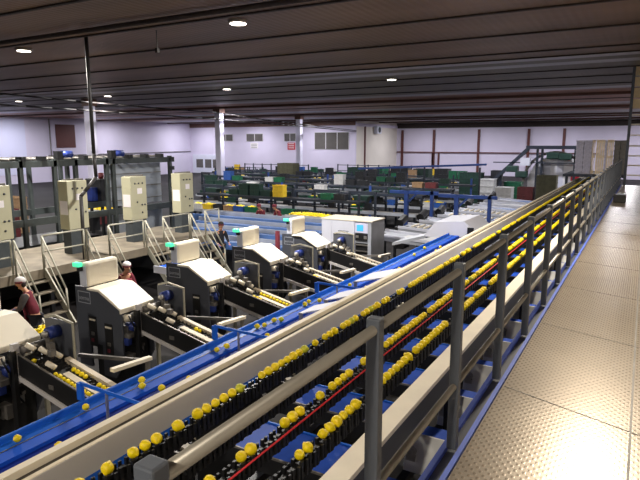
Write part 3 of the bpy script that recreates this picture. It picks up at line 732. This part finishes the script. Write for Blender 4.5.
s = tag(MB().box(-48.8, -47.5, OFY - .05, OFY - .005, Z(-.8), Z(.0)).build('notice', M['paper']), 'white notice with faint grey lines under the second office window', 'notice')
for k in range(3): MB().box(-48.65, -47.65, OFY - .06, OFY - .05, Z(-.25 - .22 * k), Z(-.18 - .22 * k)).build('text_line', M['dull'], s)
s = thing('wall_fan_unit', 'small pale fan unit high on the warm side wall', 'air unit', (OFX + .1, 71.5, Z(1.2)))
MB().box(0, .5, 0, 1.4, 0, 1.0).build('casing', M['coolwhite'], s, bevel=.04); MB().cyl((.5, .7, .5), (.55, .7, .5), .38, 18).build('fan', M['darkgrey'], s)

# ================================================================== FAR MACHINERY FIELD
def crate_mesh(m, sx=.6, sy=.4, sz=.3, fill=None):
    mb = MB(); t = .02
    mb.box(-sx/2, sx/2, -sy/2, sy/2, 0, t)
    for a in ((-sx/2, sx/2, -sy/2, -sy/2 + t), (-sx/2, sx/2, sy/2 - t, sy/2), (-sx/2, -sx/2 + t, -sy/2 + t, sy/2 - t), (sx/2 - t, sx/2, -sy/2 + t, sy/2 - t)):
        mb.box(a[0], a[1], a[2], a[3], t, sz)
    mb.box(-sx/2 - .015, sx/2 + .015, -sy/2 - .015, -sy/2, sz - .05, sz); mb.box(-sx/2 - .015, sx/2 + .015, sy/2, sy/2 + .015, sz - .05, sz)
    mb.box(sx/2, sx/2 + .015, -sy/2, sy/2, sz - .05, sz); mb.box(-sx/2 - .015, -sx/2, -sy/2, sy/2, sz - .05, sz)
    for k in range(4): mb.box(-sx/2 + sx * (k + .5) / 4 - .01, -sx/2 + sx * (k + .5) / 4 + .01, -sy/2 - .012, -sy/2, .02, sz - .05)
    return mb.mesh('crate', m)
CR = {k: crate_mesh(M['crate_' + k]) for k in ('green', 'dark', 'black', 'brown', 'white', 'olive', 'yellow', 'blue', 'maroon')}
CN = dict(green='green plastic crate', dark='dark green plastic crate', black='black plastic crate', brown='brown carton', white='pale grey crate', olive='olive crate', yellow='yellow crate', blue='blue plastic crate', maroon='maroon crate')
heaps = []     # x, y, z, sx, sy
rows = [  # Y, X0, X1, table height, label
    (23.2, -21.5, -11.5, .95, 'first'), (26.2, -23.8, -9.5, 1.0, 'second'), (29.5, -26.5, -9.0, 1.0, 'third'), (33.2, -29.0, -8.8, 1.05, 'fourth'),
    (37.6, -32.5, -11.2, 1.1, 'fifth'), (42.2, -36.5, -11.5, 1.0, 'sixth'), (48, -41, -12, .8, 'seventh'), (55, -47, -14, .7, 'eighth')]
def pick(ri):
    return random.choices(['green', 'dark', 'black', 'brown', 'white', 'yellow', 'blue', 'maroon'], [3, 6, 5, 1.2, 2.2, 1.3, 1.2, .7])[0]
for ri, (y, x0, x1, h, nm) in enumerate(rows):
    t = thing('packing_table', f'long packing table with roller bed, {nm} row beyond the hooded machines', 'table', (0, y, 0))
    MB().box(x0, x1, 0, .75, h - .12, h).build('bed', M['dull' if ri % 2 else 'blackm'], t)
    MB().box(x0, x1, -.04, 0, h - .10, h + .04).build('side_rail', M['palegrey'], t)
    mb = MB(); n = int((x1 - x0) / 2.4)
    for k in range(n + 1):
        xx = x0 + .2 + k * (x1 - x0 - .4) / n; MB().box(xx - .05, xx + .05, .3, .4, 0, h - .12).build('leg', M['darkframe'], t)
    # overhead crate carrier
    oh = (1.75, 1.9, 2.0, 2.0, 1.95, 1.75, 1.5, 1.25)[ri]
    r = thing('crate_carrier', f'dark overhead crate carrier frame above the {nm} packing row', 'frame', (0, y + 1.15, 0))
    for k in range(0, n + 1, 2):
        xx = x0 + .2 + k * (x1 - x0 - .4) / n; MB().box(xx - .05, xx + .05, -.05, .05, 0, oh + .35).build('post', M['frameblue' if ri in (1, 3) else 'darkframe'], r)
    MB().box(x0, x1, -.35, -.29, oh - .12, oh).build('carrier_rail', M['darkframe'], r); MB().box(x0, x1, .29, .35, oh - .12, oh).build('carrier_rail', M['darkframe'], r)
    MB().box(x0, x1, -.29, .29, oh - .06, oh - .02).build('carrier_bed', M['blackm'], r)
    # crates on the table and on the carrier
    for lvl, zz, yy, dens in ((0, h, .37, .72), (1, oh, 1.15, .62)):
        x = x0 + .5
        while x < x1 - .4:
            if random.random() < dens:
                st = 1 if lvl == 0 else random.choice([1, 1, 2])
                k = pick(ri)
                for s_ in range(st):
                    o = bpy.data.objects.new('crate', CR[k]); C.objects.link(o); o.location = (x, y + yy, zz + .302 * s_)
                    where = 'packing table' if lvl == 0 else 'overhead carrier'
                    tag(o, f'{CN[k]} on the {where} of the {nm} row' + (', upper one of two' if s_ else ''), 'crate', f'{CN[k]}s on the {where} of the {nm} row')
                if lvl == 0 and k in ('yellow', 'white', 'brown') or (lvl == 0 and random.random() < .35): heaps.append((x, y + yy, zz + .22, .27, .17))
                x += .68 + random.choice([0, .05, .1])
            else: x += random.uniform(.7, 2.2)
# blue-grey belts between the hooded machines and the first packing row
for k, (y, z, nm) in enumerate(((16.5, .75, 'nearest'), (17.75, .9, 'second nearest'), (18.9, 1.0, 'second farthest'), (20.2, 1.1, 'farthest'))):
    t = thing('long_conveyor', f'blue-grey long belt conveyor before the packing rows, {nm} of the four', 'conveyor', (0, y, 0))
    x0, x1 = (-15.8 - .9 * k), (-10.4 - .2 * k)
    MB().box(x0, x1, 0, .8, z - .05, z).build('belt', M['bluegrey'], t)
    MB().box(x0, x1, -.06, 0, z - .2, z + .1).build('side_wall', M['bluegrey'], t); MB().box(x0, x1, .8, .86, z - .2, z + .16).build('side_wall', M['palegrey'], t)
    for xx in (x0 + .3, (x0 + x1) / 2, x1 - .3): MB().box(xx - .04, xx + .04, .35, .45, 0, z - .05).build('leg', M['blackm'], t)
# heap of lemons in long troughs (yellow bands)
for (x0, x1, y, z, nm) in ((-14.3, -12.1, 22.3, 1.22, 'left'), (-11.5, -10.2, 22.3, 1.22, 'right'), (-24.8, -22.2, 19.6, 1.15, 'behind the gantry')):
    t = thing('lemon_trough', f'pale trough heaped with yellow lemons, {nm}' + (' one among the packing rows' if nm != 'behind the gantry' else ''), 'trough', ((x0 + x1) / 2, y, 0))
    L2 = (x1 - x0) / 2
    MB().box(-L2, L2, -.4, .4, z - .25, z - .2).box(-L2, L2, -.44, -.4, z - .25, z).box(-L2, L2, .4, .44, z - .25, z).build('trough_body', M['crate_white'], t)
    for xx in (-L2 + .2, L2 - .2): MB().box(xx - .05, xx + .05, -.3, .3, 0, z - .25).build('leg', M['blackm'], t)
    heaps.append(((x0 + x1) / 2, y, z - .03, L2 - .05, .36))
# worker's side tables with lemons near the first hood
def bin_(x, y, z, sx, sy, lab, fillz=None):
    t = thing('fruit_bin', lab, 'bin', (x, y, 0))
    MB().box(-sx, sx, -sy, sy, z - .25, z - .22).box(-sx, sx, -sy - .02, -sy, z - .25, z).box(-sx, sx, sy, sy + .02, z - .25, z).box(-sx - .02, -sx, -sy, sy, z - .25, z).box(sx, sx + .02, -sy, sy, z - .25, z).build('tub', M['blackm'], t)
    MB().box(-sx + .1, sx - .1, -sy + .1, sy - .1, 0, z - .25).build('stand', M['blackm'], t)
    heaps.append((x, y, z - .09, sx - .02, sy - .02))
bin_(-11.65, 6.4, .95, .35, .42, 'dark bin heaped with lemons in front of the first worker')
bin_(-9.9, 6.55, .95, .22, .3, 'small dark bin of lemons right of the first worker')
# sorting stations between the rows: posts, shelf, hopper, hanging green tray
st = None
k = 0
for y, xs_, nm in ((25.15, (-21.3, -18.9, -16.6, -13.9, -11.9), 'first'), (28.1, (-23.8, -21.2, -18.3, -15.2, -12.6, -10.6), 'second'), (31.6, (-26.8, -24.0, -20.4, -17.8, -14.6, -11.8), 'third'), (35.5, (-30.5, -27.2, -24.2, -20.6), 'fourth'), (39.4, (-31, -28.3, -23.4, -20.2, -17.4, -14.4), 'fifth')):
    for x in xs_:
        if st is None:
            t = thing('sorting_station', '', 'workstation', (x, y, 0))
            for xx in (-.7, .7):
                MB().box(xx - .05, xx + .05, -.05, .05, 0, 2.15).build('post', M['darkframe'], t)
            MB().box(-.75, .75, -.06, .06, 2.05, 2.15).build('top_bar', M['darkframe'], t)
            MB().box(-.75, .75, -.25, .25, 1.28, 1.32).build('shelf', M['blackm'], t)
            MB().prism([(-.45, 1.95), (.45, 1.95), (.2, 1.45), (-.2, 1.45)], 'y', -.22, .22).build('hopper', M['crate_dark'], t)
            MB().box(.25, .6, -.3, -.1, 1.32, 1.62).build('control_box', M['crate_black'], t)
            st = t
        else:
            t = copy_tree(st); t.location = (x, y, 0)
        t['label'] = f'dark sorting station with hopper and shelf, behind the {nm} packing row'; t['group'] = f'sorting stations behind the {nm} packing row'
# blue frames
def portal(x, y, w, h, lab, m='frameblue'):
    t = thing('portal_frame', lab, 'frame', (x, y, 0))
    MB().box(-.09, .09, -.09, .09, 0, h).build('post', M[m], t); MB().box(w - .07, w + .07, -.07, .07, 0, h).build('post', M[m], t)
    MB().box(-.8, w + .3, -.07, .07, h - .14, h).build('beam', M[m], t); MB().bar((0, 0, h - .6), (.5, 0, h - .1), .06, .08).build('brace', M[m], t)
portal(-9.3, 24.35, 1.2, 2.35, 'bright blue portal frame behind the white cabinet machine')
portal(-6.9, 24.05, 1.4, 2.3, 'bright blue portal frame nearest the lemon line, right of the other')
t = thing('overhead_conveyor', 'long blue-green overhead conveyor sloping up across the far rows', 'conveyor', (0, 0, 0))
MB().bar((-17, 35.3, Z(-1.75)), (-8.6, 36.2, Z(-1.35)), .35, .12).build('belt', M['frameblue'], t)
for q in ((-16.6, 35.2), (-12.5, 35.6), (-9, 36.0)): MB().box(q[0] - .05, q[0] + .05, q[1] + .2, q[1] + .3, 0, Z(-1.55)).build('leg', M['darkframe'], t)
# tall crate stacks
def stack(x, y, n, k, sx, sy, sz, lab, z0=0.0, base=True):
    me = crate_mesh(M['crate_' + k], sx, sy, sz)
    for i in range(n):
        o = bpy.data.objects.new('crate', me); C.objects.link(o); o.location = (x, y, z0 + i * (sz + .002))
        tag(o, f'{CN[k]} in the {lab}', 'crate', f'crates of the {lab}')
stack(-25.9, 40.2, 7, 'olive', 1.5, 1.0, .40, 'tall olive stack left of the second column')
stack(-14.2, 45.2, 6, 'black', 1.1, 1.0, .40, 'tall black stack in front of the far wall posts')
stack(-10.6, 40.5, 6, 'dark', 1.5, 1.0, .40, 'dark green stack left of the tank machine')
stack(-9.2, 42, 6, 'black', .7, .8, .42, 'narrow black stack left of the tank machine')
stack(-18.6, 47.2, 6, 'black', 1.6, 1.0, .38, 'wide black stack right of the warm side wall')
stack(-16.6, 47.2, 6, 'dark', 1.4, 1.0, .38, 'wide dark green stack before the far wall')
stack(-21.6, 44.3, 6, 'dark', 1.2, 1.0, .4, 'dark green stack below the fan unit')
stack(-4.95, 36, 6, 'olive', 1.1, .8, .43, 'brown olive stack in front of the white dome')
stack(-6.1, 36, 4, 'maroon', .9, .8, .46, 'maroon stack left of the brown one')
stack(-7.7, 37.6, 4, 'white', 1.0, .9, .42, 'pale stack left of the maroon one')
stack(-9.0, 38.6, 5, 'white', .9, .9, .42, 'pale stack before the narrow black one')
stack(-8.2, 43.0, 4, 'green', 1.2, .9, .42, 'green stack behind the incline')
stack(-27.5, 17.0, 4, 'brown', 1.1, 1.0, .45, 'brown stack seen through the left gantry bay')
stack(-25.4, 15.2, 3, 'maroon', 1.1, 1.0, .5, 'maroon stack seen through the left gantry bay')
stack(-23.6, 13.2, 3, 'black', 1.4, 1.0, .6, 'black stack seen through the left gantry bay')
stack(-29.5, 22.0, 5, 'white', 1.2, 1.0, .45, 'pale stack far behind the gantry')
stack(-26.5, 21.4, 4, 'maroon', .8, 1.0, .5, 'maroon stack far behind the gantry')
# fine rack skyline along the far rows
for (x0, x1, y, h, nm) in ((-31, -24.4, 41, 2.7, 'left'), (-24.0, -17.0, 45.5, 2.6, 'middle'), (-37.0, -31.5, 44.5, 2.2, 'far left')):
    t = thing('storage_rack', f'dark spindly rack with crossbars before the office wall, {nm} one', 'rack', (0, y, 0))
    n = int((x1 - x0) / .9)
    for k in range(n + 1):
        xx = x0 + k * (x1 - x0) / n; MB().box(xx - .04, xx + .04, -.04, .04, 0, h).build('upright', M['darkframe'], t)
    for z in (h - .05, h - .55, h - 1.05): MB().box(x0, x1, -.05, .05, z - .05, z).build('crossbar', M['darkframe'], t)
    for k in range(0, n, 2):
        xx = x0 + (k + .5) * (x1 - x0) / n; kk = random.choice(['dark', 'black', 'green'])
        o = bpy.data.objects.new('crate', CR[kk]); C.objects.link(o); o.location = (xx, y, h - 1.05)
        tag(o, f'{CN[kk]} resting in the {nm} spindly rack', 'crate', f'{CN[kk]}s in the {nm} spindly rack')

# ================================================================== TANK MACHINE
t = thing('tank_machine', 'white domed tank machine with elevated feed conveyor at the far right', 'machine', (-5.1, 40, 0))
n = 20
arc = [(1.7 * math.cos(math.pi * k / n), Z(-2.6) + 1.75 * math.sin(math.pi * k / n)) for k in range(n + 1)]
MB().prism([(1.7, .6)] + arc + [(-1.7, .6)], 'y', .4, 2.8).build('dome', M['tank'], t, bevel=.03)
arc2 = [(1.95 * math.cos(math.pi * k / n), Z(-2.6) + 1.98 * math.sin(math.pi * k / n)) for k in range(n + 1)]
mb = MB()
for a, b in zip(arc2[:-1], arc2[1:]): mb.bar((a[0], .3, a[1]), (b[0], .3, b[1]), .2, .16)
mb.build('arch_rim', M['dull'], t)
MB().box(.1, .5, .36, .4, Z(-3.3), Z(-1.1)).box(-1.0, -.3, .36, .4, Z(-2.9), Z(-1.3)).build('dome_panel', M['coolwhite'], t)
MB().box(-1.9, 1.9, .2, 2.9, 0, .6).build('plinth', M['palegrey'], t)
MB().box(1.0, 1.7, .1, .2, Z(-2.45), Z(-1.95)).build('red_box', M['sign_red'], t)
MB().bar((-3.9, 0, Z(-2.6)), (-1.7, 0, Z(-.4)), .5, .2).build('incline', M['darkframe'], t)
MB().box(-1.8, 1.9, -.3, .3, Z(-.42), Z(-.2)).build('upper_conveyor', M['darkframe'], t)
for x in (-1.1, -.8, 1.2): MB().box(x - .07, x + .07, -.1, .05, 0, Z(-.3)).build('post', M['darkframe'], t)
for x, z in ((-.5, -1.05), (.25, -1.1), (1.2, -1.0), (-2.4, -2.3), (-3.0, -1.95)): MB().box(x, x + .75, -.4, .2, Z(z), Z(z + .42)).build('green_cover', M['greenplant'], t, bevel=.06)
MB().box(-2.1, -1.5, -.4, 0, Z(-1.5), Z(-1.0)).build('white_box', M['coolwhite'], t)
MB().box(-3.9, 1.8, -.25, -.1, Z(-1.35), Z(-1.28)).build('walk_rail', M['darkframe'], t)
MB().box(-3.5, -3.3, -.1, .1, 0, Z(-2.2)).build('post', M['darkframe'], t)

# ================================================================== PALLET STACKS ON THE END DECK
dk = tag(MB().box(-3.0, -.7, 26.2, 29.6, Z(-1.42), Z(-1.32)).box(-2.9, -2.8, 26.3, 26.4, 0, Z(-1.42)).box(-1.1, -1.0, 26.3, 26.4, 0, Z(-1.42)).build('end_deck', M['darkframe']), 'dark raised deck at the far end carrying pallet and crate stacks', 'deck')
first = None
for i, (x, wd, lab) in enumerate(((-2.47, .29, 'leftmost lilac grey column on the end deck'), (-2.16, .29, 'second lilac grey column, left of the pallets'), (-1.46, .07, 'thin column between the two pallets'), (-1.05, .21, 'dark column right of the pallets'), (-.83, .19, 'dark column nearest the gate post'))):
    cmn = crate_mesh(M['lilacgrey' if i < 3 else 'dull'], wd, .8, .2)
    for k in range(7):
        o = bpy.data.objects.new('crate', cmn); C.objects.link(o); o.location = (x, 27.3, Z(-1.32) + k * .202)
        tag(o, 'flat crate stacked in the ' + lab, 'crate', 'flat crates of the ' + lab)
for i, (x, lab) in enumerate(((-1.93, 'thin left one seen edge on'), (-1.67, 'middle one'), (-1.30, 'right one'))):
    t = thing('upright_pallet', 'pale wooden pallet standing on end among the crate stacks, ' + lab, 'pallet', (x, 26.9, Z(-1.32)))
    wd = (.12, .33, .25)[i]
    for k in range(4): MB().box(-wd / 2 + k * wd / 4 + .005, -wd / 2 + (k + 1) * wd / 4 - .008, -.02, .01, 0, 1.44).build('board', M['wood'], t)
    for z in (.05, .68, 1.32): MB().box(-wd / 2, wd / 2, .01, .09, z, z + .09).build('batten', M['wood'], t)

# ================================================================== PEOPLE
def skinned(name, verts, edges, m, parent, sub=2, root=0):
    me = bpy.data.meshes.new(name); me.from_pydata([v[0] for v in verts], edges, [])
    o = bpy.data.objects.new(name, me); C.objects.link(o); o.parent = parent
    sk = o.modifiers.new('skin', 'SKIN'); sk.use_smooth_shade = True; sk.branch_smoothing = .6
    if not me.skin_vertices: 
        bpy.context.view_layer.objects.active = o
        bpy.ops.object.select_all(action='DESELECT') if bpy.ops.object.select_all.poll() else None
    sv = me.skin_vertices
    if not sv:
        me.attributes.new
    for i, (p, r) in enumerate(verts):
        sv[0].data[i].radius = r if isinstance(r, tuple) else (r, r); sv[0].data[i].use_root = (i == root)
    ss = o.modifiers.new('subsurf', 'SUBSURF'); ss.levels = sub; ss.render_levels = sub
    me.materials.append(m)
    return o
def add_skin_layer(o):
    pass
def person(loc, rz, label, lean=.28, apron=True, capm='cap', top='maroon', sleeves='sleeve', arm='bin', headdown=.35):
    """standing figure facing local +Y"""
    t = thing('person', label, 'person', loc, rz=rz)
    sy, cy = math.sin(lean), math.cos(lean)
    def up(h, x=0, f=0):      # point on the leaning trunk, h above the hips
        return (x, h * sy + f, .90 + h * cy)
    V = [((0, 0, .92), (.14, .10)), (up(.18), (.12, .09)), (up(.34), (.145, .10)), (up(.46), (.12, .085)), (up(.52, 0, .01), .055), (up(.60, 0, .03), .055)]
    hd = Vector(up(.68, 0, .06))
    V += [((hd.x, hd.y, hd.z), (.072, .088)), ((hd.x, hd.y + .0, hd.z + .085), (.070, .085)),      # 6,7 skull
          ((hd.x, hd.y + .105, hd.z + .01 - .03 * headdown), .012),                                  # 8 nose
          ((hd.x - .085, hd.y, hd.z + .01), .014), ((hd.x + .085, hd.y, hd.z + .01), .014),           # 9,10 ears
          ((hd.x, hd.y + .045, hd.z - .075), .035)]                                                # 11 chin
    E = [(0, 1), (1, 2), (2, 3), (3, 4), (4, 5), (5, 6), (6, 7), (6, 8), (6, 9), (6, 10), (5, 11)]
    hands = []
    for s in (-1, 1):
        i = len(V); sh = up(.44, s * .17)
        if arm == 'bin': el = (s * .24, sh[1] + .10, sh[2] - .26); wr = (s * .13, sh[1] + .33, sh[2] - .34)
        elif arm == 'side': el = (s * .23, sh[1] + .06, sh[2] - .27); wr = (s * .20, sh[1] + .28, sh[2] - .36)
        V += [(sh, .055), (el, .04), (wr, .027)]; E += [(3, i), (i, i + 1), (i + 1, i + 2)]
        # palm, four fingers, thumb
        w = Vector(wr); d = Vector((-.1 * s, .8, -.45)).normalized()
        pm_ = w + d * .075; V.append((tuple(pm_), (.034, .02))); E.append((i + 2, i + 3)); hands.append((w, d, s))
        for k in range(4):
            off = (k - 1.5) * .019; ln = (.07, .08, .075, .058)[k] * 1.0; j = len(V)
            a = pm_ + Vector((off, .012, .0)); b = a + d * ln * .5; c = b + Vector((0, .3, -.95)).normalized() * ln * .5
            V += [(tuple(a + d * .012), .009), (tuple(b), .0085), (tuple(c), .0075)]; E += [(i + 3, j), (j, j + 1), (j + 1, j + 2)]
        j = len(V); a = w + d * .035 + Vector((-s * .032, 0, -.005)); b = a + Vector((-s * .022, .035, -.01))
        V += [(tuple(a), .011), (tuple(b), .009)]; E += [(i + 3, j), (j, j + 1)]
    for s in (-1, 1):
        i = len(V); V += [((s * .095, 0, .86), .085), ((s * .10, .02, .48), .055), ((s * .10, -.01, .10), .036), ((s * .105, .13, .04), (.035, .025))]
        E += [(0, i), (i, i + 1), (i + 1, i + 2), (i + 2, i + 3)]
    skinned('body', V, E, M['skin'], t)
    # clothes
    tv = [((0, 0, .83), (.165, .125)), (up(.18), (.15, .115)), (up(.33), (.175, .125)), (up(.44), (.15, .115)), (up(.50), (.075, .075)), (up(.45, -.16), .092), (up(.45, .16), .092)]; te = [(0, 1), (1, 2), (2, 3), (3, 4), (3, 5), (3, 6)]
    skinned('shirt', tv, te, M[top], t)
    for s in (-1, 1):
        sh = up(.44, s * .16); el = (s * .24, up(.44)[1] + (.10 if arm == 'bin' else .06), up(.44)[2] - .265)
        wr = (s * (.14 if arm == 'bin' else .205), up(.44)[1] + (.29 if arm == 'bin' else .25), up(.44)[2] - .33)
        skinned('sleeve', [(up(.45, s * .12), .088), (sh, .088), (el, .056), (wr, .04)], [(0, 1), (1, 2), (2, 3)], M[sleeves], t)
    skinned('trousers', [((0, 0, .98), (.165, .125))] + [((s * .098, 0, z), r) for s in (-1, 1) for z, r in ((.82, .10), (.48, .07), (.13, .055))],
            [(0, 1), (1, 2), (2, 3), (0, 4), (4, 5), (5, 6)], M['trousers'], t)
    for s in (-1, 1): MB().ball((s * .105, .06, .045), .05, .14, .045, 14, 8).build('shoe', M['shoe'], t, True)
    if apron:
        a0, a1 = up(.40, -.13, .125), up(.02, -.18, .15)
        MB()._add([a0, (-a0[0], a0[1], a0[2]), (-a1[0], a1[1], a1[2]), a1, (.17, .16, .50), (-.17, .16, .50),
                   (a0[0], a0[1] + .012, a0[2]), (-a0[0], a0[1] + .012, a0[2]), (-a1[0], a1[1] + .012, a1[2]), (a1[0], a1[1] + .012, a1[2]), (.17, .172, .50), (-.17, .172, .50)],
                  [(0, 1, 2, 3), (3, 2, 4, 5), (6, 9, 8, 7), (9, 11, 10, 8), (0, 6, 7, 1), (1, 7, 8, 2), (2, 8, 10, 4), (5, 11, 9, 3), (3, 9, 6, 0), (4, 10, 11, 5)]).build('apron', M['maroon'], t, True)
    MB().ball((hd.x, hd.y - .012, hd.z + .085), .098, .112, .085, 18, 10).build('cap', M[capm], t, True)
    MB().cyl((hd.x, hd.y - .01, hd.z + .035), (hd.x, hd.y - .008, hd.z + .075), .099, 20, .104).build('cap_band', M['capred'], t, True)
    MB().ball((hd.x, hd.y - .07, hd.z + .0), .07, .045, .07, 14, 8).build('hair', M['hair'], t, True)
    for s in (-1, 1): MB().ball((hd.x + s * .03, hd.y + .086, hd.z + .022), .011, .008, .007, 10, 6).build('eye', M['eye'], t, True)
    MB().ball((hd.x, hd.y + .088, hd.z - .042), .022, .007, .006, 10, 6).build('mouth', M['capred'], t, True)
    for w, d, s in hands:
        skinned('glove', [(tuple(w - d * .03), .032), (tuple(w + d * .03), (.038, .028)), (tuple(w + d * .085), (.042, .024))] +
                [(tuple(w + d * (.085 + .07) + Vector(((k - 1.5) * .02, .01, -.02))), .0115) for k in range(4)], [(0, 1), (1, 2)] + [(2, 3 + k) for k in range(4)], M['glove'], t, 1)
    return t
person((-11.05, 7.15, 0), math.radians(128), 'worker in maroon apron, white cap and blue gloves leaning over the lemon bin', lean=.30)
person((-10.85, 9.30, 0), math.radians(-100), 'worker in maroon top and white cap half hidden behind the second machine cover', lean=.35, apron=True, sleeves='maroon', arm='side')
person((-13.0, 15.65, 0), math.radians(-120), 'worker in black clothes standing by the stairs at the platform end', lean=.1, apron=False, top='trousers', sleeves='trousers', capm='hair', arm='side')
person((-15.6, 22.0, 0), math.radians(180), 'worker in maroon top bending at the first packing row, left one', lean=.45, apron=False, sleeves='maroon', capm='capred', arm='bin')
person((-14.75, 22.3, 0), math.radians(150), 'worker in maroon top bending at the first packing row, right one', lean=.5, apron=False, sleeves='maroon', capm='capred', arm='bin')
# red post and small things between machines
tag(MB().cyl((-10.6, 15.75, 0), (-10.6, 15.75, Z(-2.95)), .10, 14, .08).build('red_post', M['maroon'], None, True), 'short red post standing right of the fourth machine cover', 'post')
t = thing('side_conveyor', 'blue topped short conveyor behind the third machine', 'conveyor', (-11.6, 11.4, 0))
MB().box(-.3, 1.3, 0, .7, .95, 1.0).build('belt', M['belt'], t); MB().box(-.3, 1.3, -.04, 0, .85, 1.05).build('side_wall', M['coolwhite'], t)
for x in (-.1, 1.1): MB().box(x, x + .06, .3, .36, 0, .95).build('leg', M['blackm'], t)

tag(MB().box(-.66, -.36, 17.2, 17.6, Z(-1.6), Z(-1.38)).build('black_box', M['black'], None, bevel=.02), 'small black box left on the walkway floor near its far end', 'box')
# ================================================================== LINK LEMONS
eye = Vector((0, 0, EYE)); lem.sort(key=lambda a: (a[0] - eye).length)
for p, mi, r, lab, grp in lem[:290]:
    o = bpy.data.objects.new('lemon', LM[mi]); C.objects.link(o); o.location = p; o.rotation_euler = r; tag(o, lab, 'lemon', grp)
def far_lemon_verts():
    mb = MB()
    for p, mi, r, lab, grp in lem[290:]: mb.ball(p, .032, .036, .032, 8, 6)
    return mb
o = far_lemon_verts().build('lemon', M['lemon'], None, True)
tag(o, 'yellow lemons in the far stretch of the roller lanes and outlets', 'lemon', kind='stuff')
mb = MB()
for (x, y, z, sx, sy) in heaps:
    n = max(10, int(sx * sy * 420)); n = min(n, 260)
    for i in range(n):
        dx, dy = random.uniform(-1, 1), random.uniform(-1, 1)
        mb.ball((x + dx * (sx - .04), y + dy * (sy - .04), z + .09 * (1 - .5 * (dx * dx + dy * dy)) + random.uniform(0, .02)), .045, .04, .04, 6, 4)
    mb.ball((x, y, z), sx * .95, sy * .95, .09, 10, 6)
tag(mb.build('lemon_heap', M['lemon'], None, True), 'heaps of yellow lemons filling the bins, troughs and crates', 'fruit', kind='stuff')
